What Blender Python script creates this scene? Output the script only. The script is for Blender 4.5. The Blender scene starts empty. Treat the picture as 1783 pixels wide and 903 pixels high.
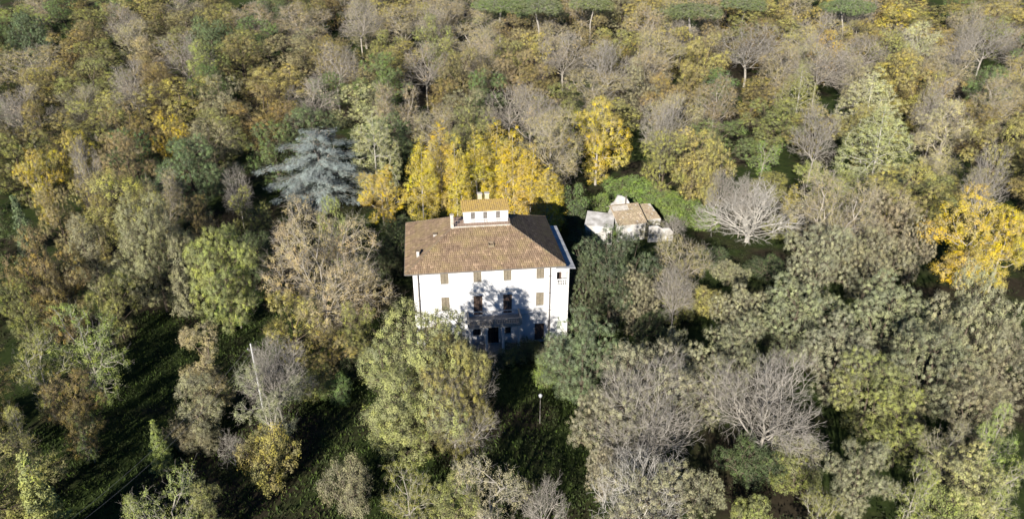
import bpy, math, random
import numpy as np
from mathutils import Vector

scene = bpy.context.scene
col = scene.collection
random.seed(7)
PI = math.pi

# ------------------------------------------------------------------ camera
CAM_H, PITCH, FPX = 51.0, math.radians(26.0), 1250.0      # metres, downward tilt, focal length in photo pixels
cam_data = bpy.data.cameras.new("camera")
cam_data.sensor_width = 36.0
cam_data.lens = 36.0 * FPX / 1783.0
cam_data.clip_start = 1.0
cam_data.clip_end = 4000.0
cam = bpy.data.objects.new("camera", cam_data)
cam.location = (0, 0, CAM_H)
cam.rotation_euler = (PI / 2 - PITCH, 0, 0)
col.objects.link(cam)
scene.camera = cam

# ------------------------------------------------------------------ light
SUN_AZ, SUN_EL = math.radians(19.0), math.radians(21.5)    # shadows run away from the camera and to the right
world = bpy.data.worlds.new("World")
scene.world = world
world.use_nodes = True
wn = world.node_tree
bg = wn.nodes["Background"]
sky = wn.nodes.new("ShaderNodeTexSky")
sky.sky_type = 'NISHITA'
sky.sun_disc = False
sky.sun_elevation = SUN_EL
sky.sun_rotation = PI + SUN_AZ
sky.air_density = 1.0
sky.dust_density = 0.0
sky.ozone_density = 10.0
wn.links.new(sky.outputs[0], bg.inputs[0])
bg.inputs[1].default_value = 0.05
sun_data = bpy.data.lights.new("sun", 'SUN')
sun_data.energy = 5.0
sun_data.angle = math.radians(0.5)
sun_data.color = (1.0, 0.94, 0.85)
sun = bpy.data.objects.new("sun", sun_data)
sdir = Vector((math.sin(SUN_AZ) * math.cos(SUN_EL), math.cos(SUN_AZ) * math.cos(SUN_EL), -math.sin(SUN_EL)))
sun.rotation_euler = sdir.to_track_quat('-Z', 'Y').to_euler()
sun.location = (-60, -60, 90)
col.objects.link(sun)
vs = scene.view_settings
vs.view_transform = 'Standard'
vs.look = 'None'
vs.exposure = 1.15
vs.gamma = 1.0
scene.render.engine = 'CYCLES'
scene.cycles.max_bounces = 3
scene.cycles.diffuse_bounces = 1
scene.cycles.transmission_bounces = 2
scene.cycles.transparent_max_bounces = 4
scene.cycles.glossy_bounces = 1

# ------------------------------------------------------------------ geometry of the view (used to read positions off the photograph)
CT, ST = math.cos(PITCH), math.sin(PITCH)
def at(px, py, z):
    x = (px - 891.5) / FPX
    y = (py - 451.5) / FPX
    d = (x, CT - y * ST, -ST - y * CT)
    t = (z - CAM_H) / d[2]
    return d[0] * t, d[1] * t
def gz(x, y):
    """height of the ground: level round the villa, a hillside behind"""
    t = min(max(0.0, y - 120.0), 190.0)
    z = 0.0005 * t * t
    if y > 310: z += 0.19 * (min(y, 450.0) - 310) + 10 * math.sin(min(1.0, max(0.0, (y - 450) / 200)) * PI / 2)
    return z
def at_ground(px, py, h):
    z = h
    for _ in range(40):
        x, y = at(px, py, z)
        if y < 0 or y > 400: y = 400.0
        z = 0.6 * z + 0.4 * (gz(x, y) + h)
    return x, y, z - h
def proj(x, y, z):
    z -= CAM_H
    f = y * CT - z * ST
    u = y * ST + z * CT
    if f < 1: return -9999, 9999
    return 891.5 + FPX * x / f, 451.5 - FPX * u / f
def depth(x, y, z):
    return y * CT - (z - CAM_H) * ST

# ------------------------------------------------------------------ materials
def lin(c):
    return tuple((v / 255 / 12.92) if v / 255 <= 0.04045 else ((v / 255 + 0.055) / 1.055) ** 2.4 for v in c)
def new_mat(name):
    m = bpy.data.materials.new(name)
    m.use_nodes = True
    nt = m.node_tree
    return m, nt, nt.nodes["Principled BSDF"], nt.nodes["Material Output"]
def N(nt, t, **kw):
    n = nt.nodes.new(t)
    for k, v in kw.items(): setattr(n, k, v)
    return n
def ramp(nt, fac, stops):
    r = N(nt, "ShaderNodeValToRGB")
    el = r.color_ramp.elements
    while len(el) < len(stops): el.new(0.5)
    for e, (p, c) in zip(el, stops):
        e.position = p
        e.color = (*c, 1)
    nt.links.new(fac, r.inputs[0])
    return r.outputs[0]
def noise(nt, scale, detail=4, rough=0.55, coord="Object", vec=None):
    if vec is None:
        tc = N(nt, "ShaderNodeTexCoord")
        vec = tc.outputs[coord]
    n = N(nt, "ShaderNodeTexNoise")
    n.inputs["Scale"].default_value = scale
    n.inputs["Detail"].default_value = detail
    n.inputs["Roughness"].default_value = rough
    nt.links.new(vec, n.inputs["Vector"])
    return n.outputs["Fac"]
def mixc(nt, fac, a, b, mode='MIX'):
    m = N(nt, "ShaderNodeMix", data_type='RGBA', blend_type=mode)
    for s, v in ((m.inputs[0], fac), (m.inputs[6], a), (m.inputs[7], b)):
        if hasattr(v, "is_linked"): nt.links.new(v, s)
        elif isinstance(v, (int, float)): s.default_value = v
        else: s.default_value = (*v, 1)
    return m.outputs[2]
def math_n(nt, op, a, b=None, clamp=False):
    m = N(nt, "ShaderNodeMath", operation=op, use_clamp=clamp)
    for i, v in enumerate((a, b)):
        if v is None: continue
        if hasattr(v, "is_linked"): nt.links.new(v, m.inputs[i])
        else: m.inputs[i].default_value = v
    return m.outputs[0]

def leaf_material(name, translucency=0.22, rough=0.55, spec=0.3):
    m, nt, p, out = new_mat(name)
    oi = N(nt, "ShaderNodeObjectInfo")
    at_ = N(nt, "ShaderNodeAttribute", attribute_name="tint")
    sep = N(nt, "ShaderNodeSeparateColor")
    nt.links.new(at_.outputs["Color"], sep.inputs[0])
    tuft, leaf, limb = sep.outputs
    hsv = N(nt, "ShaderNodeHueSaturation")
    nt.links.new(oi.outputs["Color"], hsv.inputs["Color"])
    h = math_n(nt, 'ADD', math_n(nt, 'MULTIPLY', limb, 0.022), 0.492)
    nt.links.new(h, hsv.inputs["Hue"])
    s = math_n(nt, 'ADD', math_n(nt, 'MULTIPLY', tuft, 0.35), 0.78)
    nt.links.new(s, hsv.inputs["Saturation"])
    v = math_n(nt, 'ADD', math_n(nt, 'MULTIPLY', math_n(nt, 'ADD', math_n(nt, 'MULTIPLY', tuft, 1.3), math_n(nt, 'MULTIPLY', leaf, 0.5)), 0.36), 0.66)
    nt.links.new(v, hsv.inputs["Value"])
    c = hsv.outputs[0]
    nt.links.new(c, p.inputs["Base Color"])
    p.inputs["Roughness"].default_value = rough
    p.inputs["Specular IOR Level"].default_value = spec
    tr = N(nt, "ShaderNodeBsdfTranslucent")
    nt.links.new(c, tr.inputs[0])
    mx = N(nt, "ShaderNodeMixShader")
    mx.inputs[0].default_value = translucency
    if spec > 0.3:
        nt.links.new(p.outputs[0], mx.inputs[1])
    else:                                            # matt leaves need no sheen
        df = N(nt, "ShaderNodeBsdfDiffuse")
        nt.links.new(c, df.inputs[0])
        nt.links.new(df.outputs[0], mx.inputs[1])
        nt.nodes.remove(p)
    nt.links.new(tr.outputs[0], mx.inputs[2])
    nt.links.new(mx.outputs[0], out.inputs[0])
    return m
def bark_material(name, a, b, scale=3.0):
    m, nt, p, out = new_mat(name)
    f = noise(nt, scale, 5, 0.65)
    nt.links.new(ramp(nt, f, [(0.35, a), (0.65, b)]), p.inputs["Base Color"])
    p.inputs["Roughness"].default_value = 0.9
    p.inputs["Specular IOR Level"].default_value = 0.15
    return m
def plain(name, a, b=None, scale=2.0, rough=0.8, bump=0.0, bscale=20):
    m, nt, p, out = new_mat(name)
    f = noise(nt, scale, 6, 0.6)
    nt.links.new(ramp(nt, f, [(0.35, a), (0.68, b or a)]), p.inputs["Base Color"])
    p.inputs["Roughness"].default_value = rough
    p.inputs["Specular IOR Level"].default_value = 0.25
    if bump:
        bn = N(nt, "ShaderNodeBump")
        bn.inputs["Strength"].default_value = bump
        nt.links.new(noise(nt, bscale, 4, 0.7), bn.inputs["Height"])
        nt.links.new(bn.outputs[0], p.inputs["Normal"])
    return m

M = {}
M['leaf'] = leaf_material("leaf_matt", 0.08, 0.6, 0.25)
M['leaf_gloss'] = leaf_material("leaf_leathery", 0.06, 0.55, 0.35)
M['needle'] = leaf_material("needle", 0.10, 0.6, 0.25)
M['bark_dark'] = bark_material("bark_dark", (0.055, 0.042, 0.03), (0.12, 0.095, 0.07))
M['bark_pale'] = bark_material("bark_pale", (0.20, 0.182, 0.152), (0.35, 0.32, 0.275))
M['bark_white'] = bark_material("bark_white", (0.29, 0.27, 0.23), (0.46, 0.435, 0.385))
M['bark_mauve'] = bark_material("bark_mauve", (0.22, 0.195, 0.16), (0.35, 0.315, 0.265))

def stucco():
    m, nt, p, out = new_mat("white_stucco")
    tc = N(nt, "ShaderNodeTexCoord")
    f = noise(nt, 0.9, 7, 0.7)
    base = ramp(nt, f, [(0.36, (0.50, 0.495, 0.485)), (0.62, (0.64, 0.635, 0.625))])
    mp = N(nt, "ShaderNodeMapping")
    mp.inputs["Scale"].default_value = (2.2, 2.2, 0.18)      # rain streaks
    nt.links.new(tc.outputs["Object"], mp.inputs[0])
    st = noise(nt, 1.0, 5, 0.65, vec=mp.outputs[0])
    streak = ramp(nt, st, [(0.56, (0, 0, 0)), (0.74, (1, 1, 1))])
    c = mixc(nt, math_n(nt, 'MULTIPLY', streak, 0.5), base, (0.27, 0.26, 0.25))
    sep = N(nt, "ShaderNodeSeparateXYZ")
    nt.links.new(tc.outputs["Object"], sep.inputs[0])
    low = math_n(nt, 'SUBTRACT', 1.0, math_n(nt, 'DIVIDE', sep.outputs[2], 2.6), True)
    damp = math_n(nt, 'MULTIPLY', low, noise(nt, 1.7, 6, 0.75))
    damp = ramp(nt, damp, [(0.22, (0, 0, 0)), (0.45, (1, 1, 1))])   # damp peeling plaster along the foot of the wall
    c = mixc(nt, math_n(nt, 'MULTIPLY', damp, 0.7), c, (0.22, 0.20, 0.17))
    nt.links.new(c, p.inputs["Base Color"])
    p.inputs["Roughness"].default_value = 0.92
    p.inputs["Specular IOR Level"].default_value = 0.1
    return m
M['stucco'] = stucco()
M['trim'] = plain("grey_trim", (0.42, 0.41, 0.39), (0.55, 0.54, 0.51), 3)
M['stone'] = plain("balcony_stone", (0.22, 0.20, 0.17), (0.36, 0.33, 0.29), 4, 0.9)
M['shutter'] = plain("shutter_wood", (0.13, 0.11, 0.08), (0.20, 0.17, 0.12), 5)
M['door'] = plain("door_wood", (0.07, 0.045, 0.035), (0.11, 0.075, 0.055), 5)
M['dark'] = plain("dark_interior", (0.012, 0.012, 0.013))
M['pipe'] = plain("pipe_metal", (0.10, 0.09, 0.08), (0.16, 0.145, 0.13), 4, 0.6)
M['slab'] = plain("roof_sheet", (0.22, 0.23, 0.24), (0.36, 0.36, 0.36), 1.2, 0.7)
M['iron'] = plain("iron_railing", (0.20, 0.15, 0.12), (0.30, 0.24, 0.20), 6, 0.7)
M['concrete_pole'] = plain("pole_concrete", (0.36, 0.36, 0.35), (0.50, 0.50, 0.49), 2)
M['wire'] = plain("wire_grey", (0.22, 0.22, 0.22))
M['lampglass'] = plain("lamp_glass", (0.34, 0.35, 0.36), None, 2, 0.3)
M['mossroof'] = plain("mossy_roof", (0.30, 0.21, 0.055), (0.20, 0.14, 0.07), 3, 0.95)
M['terrace'] = plain("terrace_tiles", (0.26, 0.17, 0.12), (0.36, 0.26, 0.19), 5)
M['cream'] = plain('cream_plaster', (0.34, 0.30, 0.20), (0.48, 0.44, 0.33), 2)
M['ruin'] = plain('ruin_plaster', (0.26, 0.245, 0.22), (0.52, 0.505, 0.48), 0.8, 0.95)
M['rubble'] = plain("rubble", (0.30, 0.27, 0.22), (0.48, 0.45, 0.40), 3, 0.95)

def tile_material(name, a, b, moss, mossamt):
    m, nt, p, out = new_mat(name)
    at_ = N(nt, "ShaderNodeAttribute", attribute_name="tint")
    sep = N(nt, "ShaderNodeSeparateColor")
    nt.links.new(at_.outputs["Color"], sep.inputs[0])
    c = ramp(nt, sep.outputs[0], [(0.0, a), (0.85, b), (1.0, tuple(min(1, v * 1.35) for v in b))])
    f = noise(nt, 0.55, 6, 0.72)
    g = ramp(nt, f, [(0.45, (0, 0, 0)), (0.68, (1, 1, 1))])
    c = mixc(nt, math_n(nt, 'MULTIPLY', g, mossamt), c, moss)
    f2 = noise(nt, 3.5, 4, 0.7)
    g2 = ramp(nt, f2, [(0.60, (0, 0, 0)), (0.75, (1, 1, 1))])
    c = mixc(nt, math_n(nt, 'MULTIPLY', g2, 0.5), c, (0.10, 0.075, 0.055))
    nt.links.new(c, p.inputs["Base Color"])
    p.inputs["Roughness"].default_value = 0.92
    p.inputs["Specular IOR Level"].default_value = 0.15
    return m
M['tile'] = tile_material("clay_tile", (0.108, 0.074, 0.050), (0.195, 0.138, 0.092), (0.20, 0.155, 0.075), 0.8)
M['tile_old'] = tile_material("old_clay_tile", (0.17, 0.13, 0.09), (0.28, 0.225, 0.16), (0.22, 0.19, 0.11), 0.6)

def ground_material():
    m, nt, p, out = new_mat("meadow_ground")
    f = noise(nt, 0.06, 6, 0.6)
    f2 = noise(nt, 0.9, 6, 0.7)
    grass = ramp(nt, f2, [(0.3, (0.014, 0.022, 0.008)), (0.55, (0.03, 0.043, 0.012)), (0.75, (0.055, 0.062, 0.02))])
    litter = ramp(nt, f2, [(0.3, (0.018, 0.015, 0.01)), (0.7, (0.05, 0.04, 0.025))])
    k = ramp(nt, f, [(0.48, (0, 0, 0)), (0.58, (1, 1, 1))])
    nt.links.new(mixc(nt, k, grass, litter), p.inputs["Base Color"])
    p.inputs["Roughness"].default_value = 1.0
    p.inputs["Specular IOR Level"].default_value = 0.05
    return m
M['ground'] = ground_material()

# ------------------------------------------------------------------ object helpers
def tag(o, label=None, cat=None, group=None, kind=None):
    if label: o["label"] = label
    if cat: o["category"] = cat
    if group: o["group"] = group
    if kind: o["kind"] = kind
    return o
def empty(name, loc=(0, 0, 0), rz=0.0):
    o = bpy.data.objects.new(name, None)
    o.empty_display_size = 0.3
    o.location = loc
    o.rotation_euler = (0, 0, rz)
    col.objects.link(o)
    return o
def link(name, me, parent=None, kind=None):
    o = bpy.data.objects.new(name, me)
    col.objects.link(o)
    if parent: o.parent = parent
    if kind: o["kind"] = kind
    return o
def quads_mesh(name, V, Q, mat, tint=None):
    """V (n,3) float, Q (m,4) int, tint (m,3) per face"""
    V = np.ascontiguousarray(V, dtype=np.float32)
    Q = np.ascontiguousarray(Q, dtype=np.int32)
    me = bpy.data.meshes.new(name)
    me.vertices.add(len(V))
    me.vertices.foreach_set("co", V.ravel())
    me.loops.add(Q.size)
    me.loops.foreach_set("vertex_index", Q.ravel())
    me.polygons.add(len(Q))
    me.polygons.foreach_set("loop_start", np.arange(0, Q.size, Q.shape[1], dtype=np.int32))
    me.polygons.foreach_set("loop_total", np.full(len(Q), Q.shape[1], dtype=np.int32))
    if tint is not None:
        a = me.attributes.new("tint", 'FLOAT_COLOR', 'FACE')
        c = np.ones((len(Q), 4), dtype=np.float32)
        c[:, :3] = tint
        a.data.foreach_set("color", c.ravel())
    me.update()
    if mat: me.materials.append(mat)
    return me
class MB:
    """collects boxes, prisms and tubes in one mesh"""
    def __init__(s): s.v, s.f = [], []
    def box(s, x0, y0, z0, x1, y1, z1):
        b = len(s.v)
        s.v += [(x0, y0, z0), (x1, y0, z0), (x1, y1, z0), (x0, y1, z0), (x0, y0, z1), (x1, y0, z1), (x1, y1, z1), (x0, y1, z1)]
        s.f += [tuple(b + i for i in q) for q in ((0, 3, 2, 1), (4, 5, 6, 7), (0, 1, 5, 4), (1, 2, 6, 5), (2, 3, 7, 6), (3, 0, 4, 7))]
        return s
    def poly(s, pts):
        b = len(s.v)
        s.v += [tuple(p) for p in pts]
        s.f.append(tuple(range(b, b + len(pts))))
        return s
    def prism(s, pts, off):
        """closed prism of a polygon moved by off"""
        n = len(pts)
        b = len(s.v)
        s.v += [tuple(p) for p in pts] + [tuple(p[i] + off[i] for i in range(3)) for p in pts]
        s.f.append(tuple(range(b + n - 1, b - 1, -1)))
        s.f.append(tuple(range(b + n, b + 2 * n)))
        for i in range(n):
            j = (i + 1) % n
            s.f.append((b + i, b + j, b + n + j, b + n + i))
        return s
    def tube(s, pts, radii, k=8, cap=True):
        pts = [Vector(p) for p in pts]
        if not hasattr(radii, "__len__"): radii = [radii] * len(pts)
        b = len(s.v)
        for i, p in enumerate(pts):
            d = (pts[min(i + 1, len(pts) - 1)] - pts[max(i - 1, 0)]).normalized()
            a = d.orthogonal().normalized() if abs(d.z) < 0.99 else Vector((1, 0, 0))
            if abs(d.z) >= 0.99: a = (a - d * a.dot(d)).normalized()
            c = d.cross(a)
            for j in range(k):
                t = 2 * PI * j / k
                s.v.append(tuple(p + (a * math.cos(t) + c * math.sin(t)) * radii[i]))
        for i in range(len(pts) - 1):
            for j in range(k):
                j2 = (j + 1) % k
                s.f.append((b + i * k + j, b + i * k + j2, b + (i + 1) * k + j2, b + (i + 1) * k + j))
        if cap:
            s.f.append(tuple(b + j for j in range(k - 1, -1, -1)))
            e = b + (len(pts) - 1) * k
            s.f.append(tuple(e + j for j in range(k)))
        return s
    def mesh(s, name, mat):
        me = bpy.data.meshes.new(name)
        me.from_pydata(s.v, [], s.f)
        me.update()
        if mat: me.materials.append(mat)
        return me
    def build(s, name, mat, parent=None, kind=None, loc=None):
        o = link(name, s.mesh(name, mat), parent, kind)
        if loc: o.location = loc
        return o

# ------------------------------------------------------------------ the ground
gn = 120
gx = np.linspace(-900, 900, gn)
gy = np.linspace(-500, 1300, gn)
GX, GY = np.meshgrid(gx, gy)
GZ = np.vectorize(gz)(GX, GY)
V = np.stack([GX.ravel(), GY.ravel(), GZ.ravel()], 1)
idx = np.arange(gn * gn).reshape(gn, gn)
Q = np.stack([idx[:-1, :-1].ravel(), idx[:-1, 1:].ravel(), idx[1:, 1:].ravel(), idx[1:, :-1].ravel()], 1)
g = link("ground", quads_mesh("ground", V, Q, M['ground']), None, "structure")
for pl in g.data.polygons: pl.use_smooth = True

# ------------------------------------------------------------------ the villa
YAW = math.radians(7.1)
OX, OY = -12.15, 78.05
villa = empty("villa", (OX, OY, 0), YAW)
tag(villa, "white three-storey villa with brown hipped tile roof and rooftop room", "house")
def hw(u, v):                                     # villa coordinates to the world's
    return OX + u * math.cos(YAW) - v * math.sin(YAW), OY + u * math.sin(YAW) + v * math.cos(YAW)
WU, WD, ZE = 17.8, 14.1, 11.35                    # width and depth of the walls, height of the eaves
ANX = 19.5

def wall_panel(mb, u0, u1, z0, z1, v, t, holes):
    """front wall in the plane v with real openings t deep; holes = (u0,u1,z0,z1)"""
    us = sorted({u0, u1, *[h[0] for h in holes], *[h[1] for h in holes]})
    zs = sorted({z0, z1, *[h[2] for h in holes], *[h[3] for h in holes]})
    for a, b in zip(us, us[1:]):
        for c, d in zip(zs, zs[1:]):
            mu, mz = (a + b) / 2, (c + d) / 2
            if any(h[0] < mu < h[1] and h[2] < mz < h[3] for h in holes): continue
            mb.poly([(a, v, c), (b, v, c), (b, v, d), (a, v, d)])
    for a, b, c, d in holes:
        mb.poly([(a, v, c), (a, v, d), (a, v + t, d), (a, v + t, c)])
        mb.poly([(b, v, d), (b, v, c), (b, v + t, c), (b, v + t, d)])
        mb.poly([(a, v, d), (b, v, d), (b, v + t, d), (a, v + t, d)])
        mb.poly([(b, v, c), (a, v, c), (a, v + t, c), (b, v + t, c)])
        mb.poly([(a, v + t, c), (b, v + t, c), (b, v + t, d), (a, v + t, d)])   # dark room behind is hidden by the closed shutters

CU = [3.85, 7.93, 11.68, 15.83]                   # window axes
upper = [(c - 0.5, c + 0.5, 9.32, 10.78) for c in CU]
mid = [(CU[0] - 0.5, CU[0] + 0.5, 5.55, 7.45), (CU[3] - 0.5, CU[3] + 0.5, 5.45, 7.35)]
french = [(CU[1] - 0.56, CU[1] + 0.56, 4.62, 7.4), (CU[2] - 0.56, CU[2] + 0.56, 4.62, 7.35)]
low = [(CU[3] - 0.62, CU[3] + 0.62, 0.25, 2.75), (9.1, 10.5, 0.2, 2.75), (7.2, 8.2, 1.5, 2.55), (11.3, 12.1, 1.5, 2.55), (CU[0] - 0.5, CU[0] + 0.5, 1.2, 2.6)]
mb = MB()
wall_panel(mb, 0, WU, 0, ZE, 0, 0.28, upper + mid + french + low)
mb.poly([(0, WD, 0), (0, 0, 0), (0, 0, ZE), (0, WD, ZE)])
mb.poly([(WU, 0, 0), (WU, WD, 0), (WU, WD, ZE), (WU, 0, ZE)])
mb.poly([(WU, WD, 0), (0, WD, 0), (0, WD, ZE), (WU, WD, ZE)])
mb.build("wall", M['stucco'], villa)

def shutter_pair(hole, mat, parent, name, v=0.06, arch=False):
    a, b, c, d = hole
    w = empty(name)
    w.parent = villa
    m_ = (a + b) / 2
    for p, q in ((a + 0.02, m_ - 0.01), (m_ + 0.01, b - 0.02)):
        s = MB()
        fr = 0.07
        s.box(p, v, c + 0.02, p + fr, v + 0.05, d - 0.02).box(q - fr, v, c + 0.02, q, v + 0.05, d - 0.02)
        s.box(p + fr, v, d - 0.02 - fr, q - fr, v + 0.05, d - 0.02).box(p + fr, v, c + 0.02, q - fr, v + 0.05, c + 0.02 + fr)
        zm = (c + d) / 2
        s.box(p + fr, v, zm - 0.04, q - fr, v + 0.05, zm + 0.04)
        z = c + 0.1
        while z < d - 0.12:                         # louvres, tilted outwards
            s.prism([(p + fr, v + 0.005, z), (q - fr, v + 0.005, z), (q - fr, v + 0.045, z + 0.05), (p + fr, v + 0.045, z + 0.05)], (0, 0, 0.014))
            z += 0.075
        s.build("shutter", mat, w)
    MB().box(a - 0.09, -0.08, c - 0.09, b + 0.09, 0.0, c - 0.002).build("sill", M['trim'], w)
    return w
for h in upper: shutter_pair(h, M['shutter'], villa, "window")
for h in mid: shutter_pair(h, M['shutter'], villa, "window")
for h in french:
    w = shutter_pair(h, M['door'], villa, "french_door")
    c = (h[0] + h[1]) / 2
    MB().box(c - 0.85, -0.10, h[3] + 0.42, c + 0.85, -0.002, h[3] + 0.52).box(c - 0.95, -0.16, h[3] + 0.52, c + 0.95, -0.002, h[3] + 0.60).build("hood_moulding", M['trim'], w)
    fr = MB()
    fr.box(h[0] - 0.15, -0.04, h[2], h[0] - 0.002, -0.001, h[3]).box(h[1] + 0.002, -0.04, h[2], h[1] + 0.15, -0.001, h[3]).box(h[0] - 0.15, -0.04, h[3] + 0.002, h[1] + 0.15, -0.001, h[3] + 0.15)
    fr.build("surround", M['stucco'], w)
def door(hole, mat):
    a, b, c, d = hole
    e = empty("door")
    e.parent = villa
    m_ = (a + b) / 2
    for p, q in ((a + 0.01, m_ - 0.008), (m_ + 0.008, b - 0.01)):
        s = MB().box(p, 0.16, c, q, 0.21, d - 0.02)
        for z0, z1 in ((c + 0.15, c + 0.8), (c + 0.95, c + 1.6), (c + 1.75, d - 0.15)):
            s.box(p + 0.1, 0.14, z0, q - 0.1, 0.159, z1)
        s.build("leaf", mat, e)
    MB().tube([(m_ - 0.08, 0.10, c + 1.05), (m_ - 0.08, 0.16, c + 1.05)], 0.035, 6).build("handle", M['iron'], e)
door(low[0], M['door'])
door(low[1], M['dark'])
for h in low[2:]:
    a, b, c, d = h
    w = empty("window")
    w.parent = villa
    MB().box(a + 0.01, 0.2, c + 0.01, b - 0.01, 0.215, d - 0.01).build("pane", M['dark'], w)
    s = MB()
    for i in range(1, 5): s.box(a + (b - a) * i / 5 - 0.012, 0.05, c, a + (b - a) * i / 5 + 0.012, 0.075, d)
    s.build("grille", M['iron'], w)
    MB().box(a - 0.09, -0.08, c - 0.09, b + 0.09, 0.0, c - 0.002).build("sill", M['trim'], w)
# string courses, cornice, pipes, gutter
MB().box(-0.06, -0.09, 5.02, WU + 1.6, -0.002, 5.14).build("string_course", M['trim'], villa)
MB().box(-0.06, -0.13, 4.30, WU + 1.6, -0.002, 4.44).build("string_course", M['trim'], villa)
MB().box(-0.12, -0.14, ZE - 0.22, WU + 0.0, -0.002, ZE - 0.02).build("cornice", M['stucco'], villa)
def downpipe(u, z0):
    p = empty("downpipe")
    p.parent = villa
    MB().tube([(u + 0.5, -0.72, ZE - 0.03), (u + 0.1, -0.25, ZE - 0.30), (u, -0.17, ZE - 0.5), (u, -0.17, z0)], 0.075, 8).build("pipe", M['pipe'], p)
    for z in (2.0, 4.7, 7.2, 9.6):
        if z > z0: MB().box(u - 0.1, -0.26, z, u + 0.1, -0.003, z + 0.06).build("bracket", M['pipe'], p)
downpipe(0.62, 0.3)
downpipe(17.05, 0.6)

# roof
EO_L, EO_R, EO_F, EO_B = -0.85, 18.85, -0.85, 14.95
TU0, TU1, TV0, TV1, TZ = 5.3, 12.6, 5.4, 8.7, 14.5
roof = empty("roof")
roof.parent = villa
e0, e1, e2, e3 = (EO_L, EO_F, ZE), (EO_R, EO_F, ZE), (EO_R, EO_B, ZE), (EO_L, EO_B, ZE)
t0, t1, t2, t3 = (TU0, TV0, TZ), (TU1, TV0, TZ), (TU1, TV1, TZ), (TU0, TV1, TZ)
rb = MB()
for q in ((e0, e1, t1, t0), (e1, e2, t2, t1), (e2, e3, t3, t2), (e3, e0, t0, t3), (t0, t1, t2, t3)):
    rb.poly(q)
rb.box(EO_L, EO_F, ZE - 0.12, EO_R, EO_B, ZE - 0.003)
rb.build("deck", M['pipe'], roof)
def tiles(name, a, b, c, d, parent, mat, course=0.37, wid=0.26, seed=1, gone=None, lift=0.02):
    """barrel tiles on the slope a b (eave) c d (top), every tile its own raised shell"""
    rng = np.random.default_rng(seed)
    a, b, c, d = map(Vector, (a, b, c, d))
    ex = (b - a).normalized()
    nrm = ex.cross((d - a)).normalized()
    if nrm.z < 0: nrm = -nrm
    ey = nrm.cross(ex).normalized()
    if ey.z < 0: ey = -ey
    L = (b - a).length
    def st(p): return ((p - a).dot(ex), (p - a).dot(ey))
    (cs, ct), (ds, dt) = st(c), st(d)
    V, Q, T = [], [], []
    rows = int(min(ct, dt) / course)
    for r in range(rows + 1):
        t = r * course
        f0, f1 = t / dt, t / ct
        s0, s1 = ds * f0, L + (cs - L) * f1
        n = int((s1 - s0) / wid)
        rowtint = rng.random() * 0.25
        for i in range(n):
            s = s0 + (i + 0.5) * (s1 - s0) / n
            if gone and gone(s, t): continue
            w = wid * 0.5
            le = course * 1.15
            if t + le > min(ct, dt) + 0.1: le = max(0.1, min(ct, dt) - t + 0.08)
            j = rng.normal(0, 0.012, 3)
            k = len(V)
            for (tt, zz) in ((-0.03, lift + 0.075), (le - 0.03, lift + 0.002)):
                for (ss, z2) in ((-w, 0.0), (-w * 0.5, 0.065), (w * 0.5, 0.065), (w, 0.0)):
                    V.append(a + ex * (s + ss + j[0]) + ey * (t + tt + j[1]) + nrm * (zz + z2 + j[2] * 0.6))
            V.append(a + ex * (s - w + j[0]) + ey * (t - 0.03 + j[1]) + nrm * lift)
            V.append(a + ex * (s + w + j[0]) + ey * (t - 0.03 + j[1]) + nrm * lift)
            Q += [(k, k + 1, k + 5, k + 4), (k + 1, k + 2, k + 6, k + 5), (k + 2, k + 3, k + 7, k + 6), (k + 8, k + 9, k + 3, k), (k, k + 3, k + 2, k + 1)]
            v = min(1, max(0, rng.random() ** 1.3 * 0.8 + rowtint))
            T += [(v, rng.random(), 0)] * 5
    return link(name, quads_mesh(name, np.array([tuple(v) for v in V]), np.array(Q), mat, np.array(T)), parent, "stuff")
tiles("roof_tiles", e0, e1, t1, t0, roof, M['tile'], seed=1)
tiles("roof_tiles", e1, e2, t2, t1, roof, M['tile'], seed=2)
tiles("roof_tiles", e2, e3, t3, t2, roof, M['tile'], seed=3)
tiles("roof_tiles", e3, e0, t0, t3, roof, M['tile'], seed=4)
def hip(name, p, q, parent, r=0.11, mat=None, step=0.42):
    p, q = Vector(p), Vector(q)
    L = (q - p).length
    d = (q - p) / L
    mb = MB()
    n = int(L / step)
    for i in range(n):
        a = p + d * (i * L / n) + Vector((0, 0, 0.09))
        b = p + d * ((i + 1.12) * L / n) + Vector((0, 0, 0.06))
        mb.tube([a, b], [r, r * 0.82], 7)
    return mb.build(name, mat or M['tile_old'], parent, "stuff")
for p, q in ((e0, t0), (e1, t1), (e2, t2), (e3, t3)):
    hip("hip_tiles", p, q, roof)
gut = empty("gutter")
gut.parent = villa
MB().tube([(EO_L - 0.02, EO_F - 0.07, ZE - 0.06), (EO_R + 0.02, EO_F - 0.07, ZE - 0.06)], 0.08, 8).build("gutter_front", M['pipe'], gut)
MB().tube([(EO_L - 0.07, EO_F, ZE - 0.06), (EO_L - 0.07, EO_B, ZE - 0.06)], 0.08, 8).build("gutter_side", M['pipe'], gut)
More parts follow.
